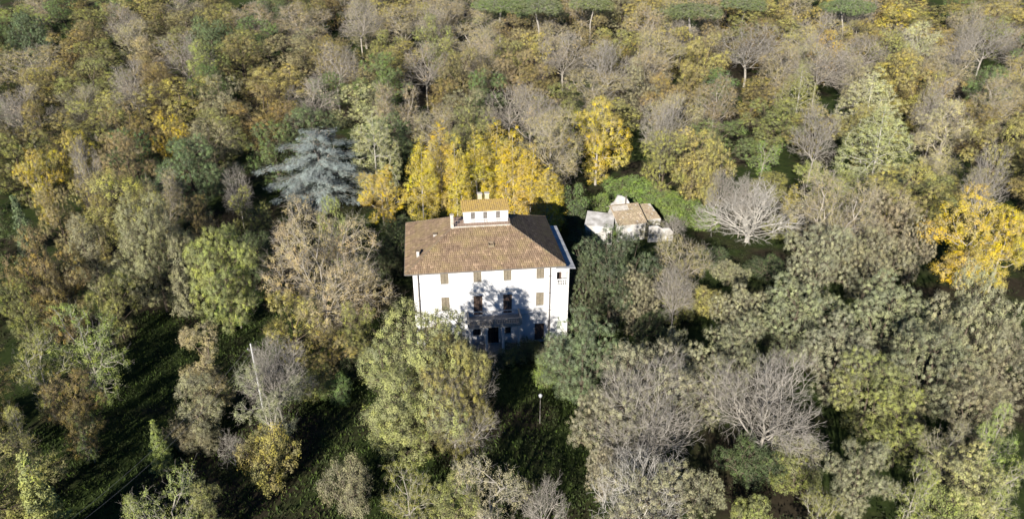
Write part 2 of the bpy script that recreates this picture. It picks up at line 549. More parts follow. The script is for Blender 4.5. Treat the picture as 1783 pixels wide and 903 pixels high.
# vents on the left slope, hatch on the front slope
def slope_z_left(u): return ZE + (u - EO_L) * (TZ - ZE) / (TU0 - EO_L)
def slope_z_front(v): return ZE + (v - EO_F) * (TZ - ZE) / (TV0 - EO_F)
for (u, v, h, s_) in ((0.75, 2.1, 0.85, 0.17), (3.0, 5.6, 0.35, 0.22)):
    z = slope_z_left(u)
    ch = empty("vent_stack", (u, v, z))
    ch.parent = roof
    MB().box(-s_, -s_, -0.2, s_, s_, h).build("stack", M['stucco'], ch)
    MB().box(-s_ - 0.06, -s_ - 0.06, h + 0.002, s_ + 0.06, s_ + 0.06, h + 0.07).build("cap", M['tile_old'], ch)
hz = slope_z_front(2.45)
ht = empty("roof_hatch", (9.9, 2.45, hz))
ht.parent = roof
MB().box(-0.36, -0.3, -0.2, 0.36, -0.22, 0.30).box(-0.36, 0.22, -0.1, 0.36, 0.3, 0.55).box(-0.36, -0.219, -0.1, -0.28, 0.219, 0.42).box(0.28, -0.219, -0.1, 0.36, 0.219, 0.42).build("frame", M['tile_old'], ht)
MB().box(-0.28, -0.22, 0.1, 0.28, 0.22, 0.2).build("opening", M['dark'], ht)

# terrace with railing and the rooftop room
ter = empty("roof_terrace")
ter.parent = villa
MB().box(TU0 - 0.05, TV0 - 0.05, TZ - 0.6, TU1 + 0.05, TV1 + 0.05, TZ + 0.06).build("floor", M['terrace'], ter)
MB().box(TU0 - 0.12, TV0 - 0.16, TZ - 0.22, TU1 + 0.12, TV0 - 0.052, TZ + 0.16).build("kerb", M['rubble'], ter)
for (ua, va, ub, vb) in ((TU0, TV0, TU1, TV0), (TU0, TV0, TU0, TV1)):
    r = empty("railing")
    r.parent = ter
    n = 22 if va == vb else 9
    z = TZ + 0.06
    for i in range(n + 1):
        f = i / n
        u, v = ua + (ub - ua) * f, va + (vb - va) * f
        MB().box(u - 0.014, v - 0.014, z, u + 0.014, v + 0.014, z + 0.85).build("bar", M['iron'], r)
    for zz in (0.08, 0.45, 0.85):
        MB().tube([(ua, va, z + zz), (ub, vb, z + zz)], 0.022, 6).build("rail", M['iron'], r)
MB().box(TU0 - 0.28, TV0 - 0.28, TZ - 0.5, TU0 + 0.12, TV0 + 0.12, TZ + 1.75).box(TU0 - 0.33, TV0 - 0.33, TZ + 1.752, TU0 + 0.17, TV0 + 0.17, TZ + 1.85).build("corner_stack", M['rubble'], ter)
PU0, PU1, PV0, PV1, PZ = 6.8, 12.55, 6.55, 9.2, 16.3
room = empty("rooftop_room")
room.parent = villa
mb = MB()
pw = [(PU0 + x - 0.27, PU0 + x + 0.27, TZ + 0.55, TZ + 1.5) for x in (1.2, 2.8, 4.45)]
wall_panel(mb, PU0, PU1, TZ - 0.3, PZ - 0.15, PV0, 0.2, pw)
mb.poly([(PU0, PV1, TZ - 1.0), (PU0, PV0, TZ - 0.3), (PU0, PV0, PZ - 0.15), (PU0, PV1, PZ - 0.15)])
mb.poly([(PU1, PV0, TZ - 0.3), (PU1, PV1, TZ - 1.0), (PU1, PV1, PZ - 0.15), (PU1, PV0, PZ - 0.15)])
mb.poly([(PU1, PV1, TZ - 1.0), (PU0, PV1, TZ - 1.0), (PU0, PV1, PZ - 0.15), (PU1, PV1, PZ - 0.15)])
mb.build("wall", M['stucco'], room)
for a, b, c, d in pw:
    w = empty("window")
    w.parent = room
    MB().box(a + 0.005, PV0 + 0.12, c, b - 0.005, PV0 + 0.14, d).build("pane", M['pipe'], w)
    MB().box(a - 0.05, PV0 - 0.05, c - 0.07, b + 0.05, PV0 - 0.002, c - 0.002).build("sill", M['stucco'], w)
    for i in range(5):
        x = a + 0.05 + i * (b - a - 0.1) / 4
        MB().box(x - 0.03, PV0 - 0.05, TZ + 0.1, x + 0.03, PV0 - 0.004, c - 0.075).build("picket", M['trim'], w)
pr = empty("room_roof")
pr.parent = room
ov = 0.22
MB().prism([(PU0 - ov, PV0 - ov, PZ - 0.147), (PU1 + ov, PV0 - ov, PZ - 0.147), (PU1 + ov, PV1 + ov, PZ + 0.15), (PU0 - ov, PV1 + ov, PZ + 0.15)], (0, 0, 0.08)).build("slab", M['mossroof'], pr)
tiles("moss_tiles", (PU0 - ov, PV0 - ov, PZ - 0.06), (PU1 + ov, PV0 - ov, PZ - 0.06), (PU1 + ov, PV1 + ov, PZ + 0.237), (PU0 - ov, PV1 + ov, PZ + 0.237), pr, M['mossroof'], seed=9)
for u in (9.15, 10.1):
    ch = empty("chimney", (u, 9.75, 0))
    ch.parent = villa
    MB().box(-0.27, -0.27, 13.2, 0.27, 0.27, 17.3).build("stack", M['cream'], ch)
    MB().box(-0.34, -0.34, 17.302, 0.34, 0.34, 17.4).build("cap", M['rubble'], ch)
# side wing with loggia and sheet roof
anx = empty("side_wing")
anx.parent = villa
mb = MB()
lg = (WU + 0.12, ANX - 0.18, 8.15, 10.1)
wall_panel(mb, WU + 0.002, ANX, 0, 10.55, 0.0, 1.3, [lg])
mb.poly([(ANX, 0, 0), (ANX, WD - 1, 0), (ANX, WD - 1, 10.55), (ANX, 0, 10.55)])
mb.poly([(ANX, WD - 1, 0), (WU + 0.01, WD - 1, 0), (WU + 0.01, WD - 1, 10.55), (ANX, WD - 1, 10.55)])
mb.build("wall", M['stucco'], anx)
MB().box(WU + 0.2, 1.22, 8.2, WU + 0.95, 1.28, 9.95).build("loggia_door", M['door'], anx)
bal = empty("loggia_balustrade")
bal.parent = anx
MB().box(lg[0], 0.02, 8.94, lg[1], 0.16, 9.04).build("handrail", M['stucco'], bal)
for i in range(6):
    u = lg[0] + 0.12 + i * (lg[1] - lg[0] - 0.24) / 5
    MB().tube([(u, 0.09, 8.16), (u, 0.09, 8.3), (u, 0.09, 8.5), (u, 0.09, 8.75), (u, 0.09, 8.94)], [0.06, 0.045, 0.075, 0.04, 0.06], 8).build("baluster", M['stucco'], bal)
y = -0.25
k = 0
while y < WD - 1:
    y1 = min(y + 1.75, WD - 0.9)
    z = 10.6 + 0.02 * (k % 2)
    MB().prism([(WU + 0.03, y + 0.02, z + 0.1), (ANX + 0.75, y + 0.02, z - 0.05), (ANX + 0.75, y1, z - 0.05), (WU + 0.03, y1, z + 0.1)], (0, 0, 0.08)).build("roof_sheet", M['slab'], anx)
    y = y1
    k += 1
# balcony on columns above the porch
bc = empty("balcony")
bc.parent = villa
BU0, BU1, BV, BZ = 6.55, 13.05, -2.45, 4.5
MB().box(BU0, BV, BZ - 0.38, BU1, -0.15, BZ - 0.12).box(BU0 - 0.12, BV - 0.12, BZ - 0.118, BU1 + 0.12, -0.14, BZ).build("slab", M['stone'], bc)
br = empty("balustrade")
br.parent = bc
rails = [((BU0, BV), (BU1, BV), 30), ((BU0, BV), (BU0, -0.2), 10), ((BU1, BV), (BU1, -0.2), 10)]
bm_ = MB().tube([(0, 0, 0), (0, 0, 0.08), (0, 0, 0.25), (0, 0, 0.5), (0, 0, 0.62)], [0.065, 0.045, 0.085, 0.04, 0.065], 7).mesh("baluster", M['stone'])
for (p, q, n) in rails:
    for i in range(1, n):
        f = i / n
        o = link("baluster", bm_, br)
        o.location = (p[0] + (q[0] - p[0]) * f, p[1] + (q[1] - p[1]) * f, BZ + 0.07)
MB().box(BU0 - 0.1, BV - 0.1, BZ + 0.69, BU1 + 0.1, BV + 0.1, BZ + 0.80).build("handrail", M['stone'], br)
for u in (BU0, BU1): MB().box(u - 0.1, BV + 0.102, BZ + 0.69, u + 0.1, -0.15, BZ + 0.797).build("handrail", M['stone'], br)
MB().box(BU0 - 0.1, BV - 0.1, BZ + 0.002, BU1 + 0.1, BV + 0.1, BZ + 0.07).build("plinth", M['stone'], br)
for u in (BU0, (BU0 + BU1) / 2, BU1): MB().box(u - 0.14, BV - 0.14, BZ + 0.003, u + 0.14, BV + 0.14, BZ + 0.9).build("post", M['stone'], br)
for u in (BU0 + 0.2, BU0 + 2.2, BU1 - 2.2, BU1 - 0.2):
    c_ = empty("column", (u, BV + 0.28, 0))
    c_.parent = bc
    MB().tube([(0, 0, 0.25), (0, 0, 3.7)], [0.19, 0.16], 12).build("shaft", M['trim'], c_)
    MB().box(-0.25, -0.25, 0, 0.25, 0.25, 0.249).build("base", M['trim'], c_)
    MB().box(-0.23, -0.23, 3.702, 0.23, 0.23, BZ - 0.383).build("capital", M['trim'], c_)
MB().box(BU0 - 0.2, BV - 0.2, -0.1, BU1 + 0.2, -0.01, 0.16).build("porch_step", M['stone'], villa)

# ------------------------------------------------------------------ the ruined cottage
CX, CY = at(1085, 385, 2.6)
cyaw = math.radians(15)
cot = empty("ruined_cottage", (CX, CY, 0), cyaw)
tag(cot, "small ruined white cottage with broken brown tile roofs among the trees", "cottage")
# left wing: white shed with pale mono-pitch roof
mb = MB()
W = [(-7.4, -1.2), (-3.4, -3.4), (-1.7, 0.2), (-5.6, 2.4)]
hz_ = [3.1, 3.0, 3.9, 4.0]
for i in range(4):
    j = (i + 1) % 4
    mb.poly([(*W[i], 0), (*W[j], 0), (*W[j], hz_[j]), (*W[i], hz_[i])])
mb.build("left_wall", M['ruin'], cot)
rf = MB()
cx_, cy_ = sum(p[0] for p in W) / 4, sum(p[1] for p in W) / 4
pts = [(cx_ + (p[0] - cx_) * 1.06, cy_ + (p[1] - cy_) * 1.06, h + 0.003) for p, h in zip(W, hz_)]
rf.prism(pts, (0, 0, 0.14)).build("left_roof", M['ruin'], cot)
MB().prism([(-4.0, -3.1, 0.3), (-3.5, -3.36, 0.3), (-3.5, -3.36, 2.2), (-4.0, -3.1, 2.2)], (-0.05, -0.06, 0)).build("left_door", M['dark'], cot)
# middle house with tile roof facing the viewer
mb = MB()
mb.box(-1.9, -2.6, 0, 3.0, 2.6, 3.2)
mb.poly([(-1.9, 2.6, 3.2), (-1.9, -2.6, 3.2), (-1.9, 1.4, 5.0)])
mb.poly([(3.0, -2.6, 3.2), (3.0, 2.6, 3.2), (3.0, 1.4, 5.0)])
mb.build("middle_wall", M['ruin'], cot)
rr = empty("middle_roof")
rr.parent = cot
MB().prism([(-2.15, -2.9, 3.08), (3.2, -2.9, 3.08), (3.2, 1.4, 5.02), (-2.15, 1.4, 5.02)], (0, 0, 0.07)).prism([(-2.15, 1.404, 5.02), (3.2, 1.404, 5.02), (3.2, 2.9, 4.3), (-2.15, 2.9, 4.3)], (0, 0, 0.07)).build("deck", M['rubble'], rr)
tiles("roof_tiles", (-2.15, -2.9, 3.16), (3.2, -2.9, 3.16), (3.2, 1.4, 5.1), (-2.15, 1.4, 5.1), rr, M['tile_old'], seed=21, gone=lambda s, t: (t > 3.1 and 0.3 < s < 3.2) or (math.sin(s * 3.1) * math.sin(t * 2.3 + s) > 0.9))
hip("ridge_tiles", (-2.1, 1.4, 5.06), (3.2, 1.4, 5.06), rr)
# right house: lower, collapsed at its end
mb = MB()
mb.box(3.2, -1.0, 0, 6.6, 2.2, 2.9)
mb.build("right_wall", M['ruin'], cot)
rr = empty("right_roof")
rr.parent = cot
MB().prism([(3.01, -1.25, 2.91), (6.4, -1.25, 2.91), (6.0, 2.4, 4.3), (3.01, 2.4, 4.3)], (0, 0, 0.07)).build("deck", M['rubble'], rr)
tiles("roof_tiles", (3.21, -1.25, 2.99), (6.4, -1.25, 2.99), (6.0, 2.4, 4.38), (3.21, 2.4, 4.38), rr, M['tile_old'], seed=22, gone=lambda s, t: s + t * 0.4 > 3.6 or math.sin(s * 5 + 1) * math.sin(t * 4.1) > 0.8)
# roofless walls at the right and the tall fragment behind
fr = MB()
fr.prism([(3.05, -4.0, 0), (7.4, -4.4, 0), (7.4, -4.4, 1.6), (6.6, -4.33, 2.4), (5.5, -4.22, 2.3), (4.6, -4.14, 2.9), (3.05, -4.0, 2.9)], (0.03, 0.35, 0))
fr.build("front_wall_fragment", M['ruin'], cot)
MB().prism([(7.0, -4.02, 0), (7.35, -4.05, 0), (7.35, -4.05, 1.5), (7.0, -4.02, 1.9)], (0.9, 3.4, 0)).build("side_wall_fragment", M['ruin'], cot)
MB().prism([(-0.9, 3.6, 0), (2.4, 3.2, 0), (2.4, 3.2, 4.6), (1.9, 3.26, 5.4), (1.0, 3.37, 5.9), (0.3, 3.45, 6.0), (-0.3, 3.53, 4.8), (-0.9, 3.6, 4.4)], (0.04, 0.35, 0)).build("tall_wall_fragment", M['ruin'], cot)
MB().box(1.55, 3.1, 4.0, 1.75, 3.2, 6.0).build("flue_pipe", M['pipe'], cot)

# ------------------------------------------------------------------ trees: skeleton and foliage
def grow(points, trunk, bf, rng, turn=0.5, tip=0.014, power=2.2, start=None):
    """joins the points to the trunk by a branching tree; returns nodes, parent index, radius"""
    nodes = [np.array(p, float) for p in trunk]
    par = [-1] + list(range(len(trunk) - 1))
    n0 = len(nodes)
    P = np.array(points)
    n = len(P)
    path = [0.0]
    for i in range(1, n0): path.append(path[-1] + np.linalg.norm(nodes[i] - nodes[i - 1]))
    best = np.full(n, 1e9)
    bpar = np.zeros(n, int)
    def relax(i):
        d = P - nodes[i]
        L = np.linalg.norm(d, axis=1) + 1e-6
        pd = nodes[i] - nodes[par[i]] if par[i] >= 0 else np.array([0, 0, 1.0])
        pd = pd / (np.linalg.norm(pd) + 1e-6)
        cosv = (d @ pd) / L
        c = L * (1 + turn * (1 - cosv)) + bf * path[i] + (0.35 * np.maximum(0, -d[:, 2]))
        m = c < best
        best[m] = c[m]
        bpar[m] = i
    for i in range(start if start else max(1, n0 // 2), n0): relax(i)
    used = np.zeros(n, bool)
    for _ in range(n):
        j = int(np.argmin(np.where(used, 1e9, best)))
        used[j] = True
        i = len(nodes)
        nodes.append(P[j])
        par.append(int(bpar[j]))
        path.append(path[bpar[j]] + np.linalg.norm(P[j] - nodes[bpar[j]]))
        relax(i)
    nn = len(nodes)
    acc = np.zeros(nn)
    r = np.zeros(nn)
    kids = np.zeros(nn, int)
    for i in range(nn - 1, -1, -1):
        r[i] = max(tip, acc[i] ** (1 / power)) if acc[i] > 0 else tip
        if par[i] >= 0:
            acc[par[i]] += r[i] ** power
            kids[par[i]] += 1
    return np.array(nodes), np.array(par), r, kids
def tubes(A, B, ra, rb, k=4):
    """frustums from A to B as one array of quads"""
    A, B = np.asarray(A, float), np.asarray(B, float)
    d = B - A
    L = np.linalg.norm(d, axis=1, keepdims=True) + 1e-9
    d = d / L
    ref = np.where(np.abs(d[:, 2:3]) > 0.9, np.array([[1.0, 0, 0]]), np.array([[0, 0, 1.0]]))
    u = np.cross(d, ref)
    u /= np.linalg.norm(u, axis=1, keepdims=True)
    w = np.cross(d, u)
    n = len(A)
    V = np.zeros((n, 2 * k, 3))
    for j in range(k):
        t = 2 * PI * j / k
        o = u * math.cos(t) + w * math.sin(t)
        V[:, j] = A + o * ra[:, None]
        V[:, k + j] = B + o * rb[:, None]
    base = (np.arange(n) * 2 * k)[:, None]
    Q = np.concatenate([base + np.array([[j, (j + 1) % k, k + (j + 1) % k, k + j]]) for j in range(k)])
    return V.reshape(-1, 3), Q
def leaves(C, Nrm, n, rad, size, rng, flat=1.1, spread=0.85, up=0.25, blob=None, aspect=0.5, needle=False):
    """n leaf faces round each tuft centre C with outward direction Nrm"""
    m = len(C)
    off = rng.normal(0, 1, (m, n, 3))                                  # leaves fill a ball, with a clear outer edge
    out_ = 0.5 * off
    off *= rng.random((m, n, 1)) ** 0.5 / (np.linalg.norm(off, axis=2, keepdims=True) + 1e-6)
    off = np.where(rng.random((m, n, 1)) < 0.33, out_, off)            # a few stray shoots
    off *= rng.uniform(0.6, 1.4, (m, 1, 3)) * rng.uniform(0.75, 1.25, (m, 1, 1))
    off *= rad if np.isscalar(rad) else rad[:, None, None]
    along = np.sum(off * Nrm[:, None, :], 2, keepdims=True)
    off += along * Nrm[:, None, :] * (flat - 1)
    pos = (C[:, None, :] + off).reshape(-1, 3)
    nr = Nrm[:, None, :] + rng.normal(0, spread, (m, n, 3)) + np.array([0, 0, up])
    if not needle: nr = nr + 0.8 * off / (np.linalg.norm(off, axis=2, keepdims=True) + 1e-6)
    nr = nr.reshape(-1, 3)
    nr /= np.linalg.norm(nr, axis=1, keepdims=True) + 1e-9
    t = rng.normal(0, 1, nr.shape)
    if needle: t = np.repeat(Nrm, n, 0) + 0.5 * t
    t -= np.sum(t * nr, 1, keepdims=True) * nr
    t /= np.linalg.norm(t, axis=1, keepdims=True) + 1e-9
    b = np.cross(nr, t)
    s = (size * (0.65 + 0.7 * rng.random(len(pos))))[:, None]
    a = aspect
    V = np.stack([pos - t * s * 0.45 + b * s * a * 0.5, pos + t * s * 0.55, pos - t * s * 0.45 - b * s * a * 0.5], 1).reshape(-1, 3)
    Q = np.arange(len(pos) * 3).reshape(-1, 3)
    T = np.zeros((len(pos), 3))
    T[:, 0] = np.repeat(rng.random(m), n)
    T[:, 1] = rng.random(len(pos))
    T[:, 2] = np.repeat(blob if blob is not None else rng.random(m), n)
    return V, Q, T
def dart(cand, mind, limit=10 ** 9):
    keep = []
    K = np.zeros((len(cand), 3))
    n = 0
    md = mind * mind
    idx = []
    for i, c in enumerate(cand):
        if n and np.min(np.sum((K[:n] - c) ** 2, 1)) < md: continue
        K[n] = c
        idx.append(i)
        n += 1
        if n >= limit: break
    return K[:n].copy(), np.array(idx, int)
def trunk_line(rng, h, lean=0.04, n=7):
    ph = rng.random() * 6.28
    pts = []
    for i in range(n):
        f = i / (n - 1)
        pts.append((math.cos(ph) * lean * h * f * f + 0.12 * math.sin(3 * f + ph), math.sin(ph) * lean * h * f * f + 0.12 * math.cos(2.6 * f + ph) - 0.12 * math.cos(ph), h * f - (0.3 if i == 0 else 0)))
    return pts
def dome_blobs(rng, R, h, hb, n, rmin=0.26, rmax=0.42, flatten=1.0, lowfrac=0.35, stretch=1.0, core=0.42):
    """limb masses of a crown between heights hb and h: a few heads of uneven reach, each a cluster of lobes"""
    cz, hz = (h + hb) / 2, (h - hb) / 2
    nh = max(5, n // 4)
    B = []
    for i in range(nh):
        f = (i + 0.5) / nh
        cosz = 1 - f * (1 + lowfrac)
        th = i * 2.399963 + rng.random() * 1.1
        sinz = math.sqrt(max(0, 1 - cosz * cosz))
        rh = R * (0.30 + 0.20 * rng.random())
        k = 0.72 + 0.40 * rng.random()
        c = np.array([math.cos(th) * sinz * (R - rh * 0.8) * k, math.sin(th) * sinz * (R - rh * 0.8) * k, cz + cosz * (hz - rh * 0.7) * (0.80 + 0.24 * rng.random()) * flatten])
        out = np.array([math.cos(th) * sinz, math.sin(th) * sinz, max(0.25, cosz) + 0.25])
        m = 4 + int(rng.integers(0, 3))
        for q in range(m):
            d = rng.normal(0, 1, 3)
            d = d / np.linalg.norm(d) + 0.75 * out
            d /= np.linalg.norm(d)
            r = R * (rmin + (rmax - rmin) * rng.random()) * 0.72
            p = c + d * (rh - r * 0.5) * (0.6 + 0.6 * rng.random()) * np.array([1, 1, stretch])
            B.append((p[0], p[1], max(p[2], r * 0.4), r))
        B.append((*c, rh * 0.72))
    B.append((0, 0, cz, R * core))
    return np.array(B)
def blob_points(rng, B, mind, ncand=9000, inner=0.72, vs=0.85):
    w = B[:, 3] ** 2
    bi = rng.choice(len(B), ncand, p=w / w.sum())
    d = rng.normal(0, 1, (ncand, 3))
    d /= np.linalg.norm(d, axis=1, keepdims=True)
    keep = d[:, 2] > -0.55 - 0.4 * rng.random(ncand)
    bi, d = bi[keep], d[keep]
    rr = B[bi, 3] * (inner + (1 - inner) * rng.random(len(bi)) ** 0.6)
    P = B[bi, :3] + d * rr[:, None] * np.array([1, 1, vs])
    dd = np.linalg.norm((P[:, None, :] - B[None, :, :3]) / np.array([1, 1, vs]), axis=2) / B[None, :, 3]
    dd[np.arange(len(P)), bi] = 9
    ok = dd.min(1) > 0.70
    P, d, bi = P[ok], d[ok], bi[ok]
    K, idx = dart(P, mind)
    return K, d[idx], bi[idx]

def merge(parts):
    V, Q, T, o = [], [], [], 0
    for p in parts:
        V.append(p[0]); Q.append(p[1] + o); o += len(p[0])
        if len(p) > 2: T.append(p[2])
    return np.concatenate(V), np.concatenate(Q), (np.concatenate(T) if T else None)
def skeleton_mesh(nodes, par, r, name, mat, rmin=0.0, rmax=9e9, k=5):
    c = np.array([i for i in range(len(nodes)) if par[i] >= 0])
    p = par[c]
    rr = np.minimum(r[p], r[c] * 1.6)
    m = (r[c] >= rmin) & (r[c] < rmax)
    V, Q = tubes(nodes[p[m]], nodes[c[m]], rr[m], r[c[m]], k)
    return V, Q

PROTO = {}
class Proto:
    def __init__(s, R, h, parts): s.R, s.h, s.parts = R, h, parts      # parts: (name, mesh, kind)

def broadleaf(key, seed, R=6.0, h=16.0, hb=5.0, nblob=16, mind=0.78, nleaf=28, tuft=0.55, size=0.30, leafmat='leaf', bark='bark_dark',
              rmin=0.26, rmax=0.42, lowfrac=0.4, twigs=0, up=0.25, gap=0.0, spread=0.85, inner=0.72, skirt=True, core=0.42):
    rng = np.random.default_rng(seed)
    B = dome_blobs(rng, R, h, hb, nblob, rmin, rmax, 1.0, lowfrac, 1.0, core)
    if skirt:                                                          # low shoots and ivy round the stem
        sk = []
        for q in range(9):
            th = q * 2.4 + rng.random()
            rr = R * (0.12 + 0.30 * rng.random())
            sk.append((math.cos(th) * rr, math.sin(th) * rr, h * (0.07 + 0.032 * q), R * (0.17 + 0.08 * rng.random())))
        B = np.concatenate([B, np.array(sk)])
    P, D, bi = blob_points(rng, B, mind, inner=inner)
    if gap > 0:                                                        # thin tufts out at random so that limbs show
        keep = rng.random(len(P)) > gap
        P, D, bi = P[keep], D[keep], bi[keep]
    inner_ = B[:, :3] * np.array([0.75, 0.75, 0.93])
    tr = trunk_line(rng, hb + (h - hb) * 0.55)
    pts = np.concatenate([inner_, P - D * 0.15])
    nodes, par, r, kids = grow(pts, tr, 0.35, rng, 0.6, 0.022, 2.1)
    V, Q = skeleton_mesh(nodes, par, r, key, None)
    parts = [(V, Q)]
    if twigs:
        parts.append(twig_fan(rng, P, D, twigs, 0.9, 0.011))
    V, Q, _ = merge(parts)
    tm = quads_mesh("trunk", V, Q, M[bark])
    blobtint = rng.random(len(B))
    lv = leaves(P, D, nleaf, tuft, size, rng, blob=blobtint[bi], up=up, spread=spread)
    cm = quads_mesh("crown", *lv[:2], M[leafmat], lv[2])
    PROTO.setdefault(key, []).append(Proto(R, h, [("trunk", tm, None), ("crown", cm, "stuff")]))
def twig_fan(rng, P, D, n, length, r0, up=0.35, sub=2):
    m = len(P)
    d = D[:, None, :] + rng.normal(0, 0.55, (m, n, 3)) + np.array([0, 0, up])
    d /= np.linalg.norm(d, axis=2, keepdims=True)
    L = length * (0.5 + rng.random((m, n, 1)))
    A = np.repeat(P[:, None, :], n, 1)
    B = A + d * L
    a, b = A.reshape(-1, 3), B.reshape(-1, 3)
    out = [tubes(a, b, np.full(len(a), r0), np.full(len(a), r0 * 0.5), 3)]
    for s in range(sub):
        f = 0.35 + 0.5 * rng.random((len(a), 1))
        st = a + (b - a) * f
        d2 = (b - a) / (np.linalg.norm(b - a, axis=1, keepdims=True)) + rng.normal(0, 0.55, a.shape)
        d2 /= np.linalg.norm(d2, axis=1, keepdims=True)
        en = st + d2 * (length * 0.55) * (0.5 + rng.random((len(a), 1)))
        out.append(tubes(st, en, np.full(len(a), r0 * 0.7), np.full(len(a), r0 * 0.4), 3))
    V, Q, _ = merge(out)
    return V, Q
def bare(key, seed, R=5.5, h=15.0, hb=3.0, npts=560, bark='bark_pale', tip=0.014, nt=5, tl=0.8, tr_=0.009, fan=1.0, forks=1, leafy=0, topheavy=0.6):
    rng = np.random.default_rng(seed)
    B = dome_blobs(rng, R, h, hb, 32, 0.26, 0.42, 1.0, 0.35, 1.3)
    w = B[:, 3] ** 3
    bi = rng.choice(len(B), 7000, p=w / w.sum())
    d = rng.normal(0, 1, (7000, 3))
    d /= np.linalg.norm(d, axis=1, keepdims=True)
    P = B[bi, :3] + d * (B[bi, 3] * rng.random(7000) ** 0.4)[:, None] * np.array([1, 1, 1.25])
    P = P[P[:, 2] > hb * 0.7]
    P, _ = dart(P, 0.66 * (R * R * h / 450) ** (1 / 3), npts)
    tr = trunk_line(rng, hb + (h - hb) * (0.35 if forks > 1 else 0.55), 0.05)
    nodes, par, r, kids = grow(P, tr, 0.42, rng, 0.7, tip, 2.3, 1 if forks > 1 else None)
    nodes[len(tr):] += rng.normal(0, 0.09, (len(nodes) - len(tr), 3))
    V, Q = skeleton_mesh(nodes, par, r, key, None, 0.045, 9e9, 6)
    tm = quads_mesh("trunk", V, Q, M[bark])
    V1 = skeleton_mesh(nodes, par, r, key, None, 0.0, 0.045, 4)
    c_ = np.array([i for i in range(len(tr), len(nodes)) if r[i] < 0.075])
    D = nodes[c_] - nodes[par[c_]]
    D /= np.linalg.norm(D, axis=1, keepdims=True) + 1e-6
    tw = twig_fan(rng, nodes[c_], D, nt, tl, tr_, 0.25, 2)
    V, Q, _ = merge([V1, tw])
    bm = quads_mesh("twigs", V, Q, M[bark])
    parts = [("trunk", tm, None), ("twigs", bm, "stuff")]
    if leafy:
        sel = rng.random(len(c_)) < leafy
        lv = leaves(nodes[c_][sel], D[sel], 14, 0.6, 0.26, rng)
        parts.append(("crown", quads_mesh("crown", *lv[:2], M['leaf'], lv[2]), "stuff"))
    PROTO.setdefault(key, []).append(Proto(R, h, parts))
def poplar(key, seed, R=2.6, h=18.0, hb=1.0, nleaf=60, mind=0.58, size=0.145, bark='bark_pale'):
    rng = np.random.default_rng(seed)
    B = []
    for i in range(26):
        f = (i + 0.5) / 26
        z = hb + (h - hb) * f
        w = R * (0.55 + 0.55 * math.sin(PI * min(1, f * 0.9 + 0.12))) * (1 - 0.55 * f ** 3)
        th = i * 2.4 + rng.random()
        r = w * (0.34 + 0.16 * rng.random())
        B.append((math.cos(th) * (w - r), math.sin(th) * (w - r), z, r))
    B = np.array(B)
    P, D, bi = blob_points(rng, B, mind, 7000, 0.7, 1.5)
    keep = rng.random(len(P)) > 0.12
    P, D, bi = P[keep], D[keep], bi[keep]
    D = D + np.array([0, 0, 0.5])
    D /= np.linalg.norm(D, axis=1, keepdims=True)
    tr = trunk_line(rng, h * 0.9, 0.012, 9)
    nodes, par, r, kids = grow(P, tr, 0.15, rng, 0.5, 0.014, 2.2)
    V, Q = skeleton_mesh(nodes, par, r, key, None)
    tm = quads_mesh("trunk", V, Q, M[bark])
    lv = leaves(P, D, nleaf, 0.46, size, rng, blob=rng.random(len(B))[bi], up=0.2)
    PROTO.setdefault(key, []).append(Proto(R, h, [("trunk", tm, None), ("crown", quads_mesh("crown", *lv[:2], M['leaf'], lv[2]), "stuff")]))
def conifer(key, seed, R=2.6, h=12.0, hb=0.8, layers=17, size=0.24, nleaf=40, droop=0.18, wob=0.35, mat='needle', tipr=0.10):
    rng = np.random.default_rng(seed)
    P, D = [], []
    for i in range(layers):
        f = i / (layers - 1)
        z = hb + (h - hb) * f
        w = R * (1 - f) ** 0.85 * (1 - wob * rng.random()) + tipr
        nb = max(3, int(5 + 7 * (1 - f)))
        for b in range(nb):
            th = 2 * PI * b / nb + rng.random() * 0.9 + i
            wl = w * (0.7 + 0.4 * rng.random())
            m = max(1, int(wl / 0.42))
            for q in range(m):
                rr = wl * (q + 1) / m
                P.append((math.cos(th) * rr, math.sin(th) * rr, z - droop * rr + 0.10 * rng.normal()))
                D.append((math.cos(th) * 0.8, math.sin(th) * 0.8, 0.35))
    P, D = np.array(P), np.array(D)
    D /= np.linalg.norm(D, axis=1, keepdims=True)
    tr = trunk_line(rng, h * 0.97, 0.01, 14)
    nodes, par, r, kids = grow(P, tr, 0.1, rng, 0.4, 0.012, 2.3)
    V, Q = skeleton_mesh(nodes, par, r, key, None)
    tm = quads_mesh("trunk", V, Q, M['bark_dark'])
    lv = leaves(P, D, nleaf, 0.42, size, rng, up=0.3, aspect=0.4, flat=0.8)
    PROTO.setdefault(key, []).append(Proto(R, h, [("trunk", tm, None), ("crown", quads_mesh("crown", *lv[:2], M[mat], lv[2]), "stuff")]))
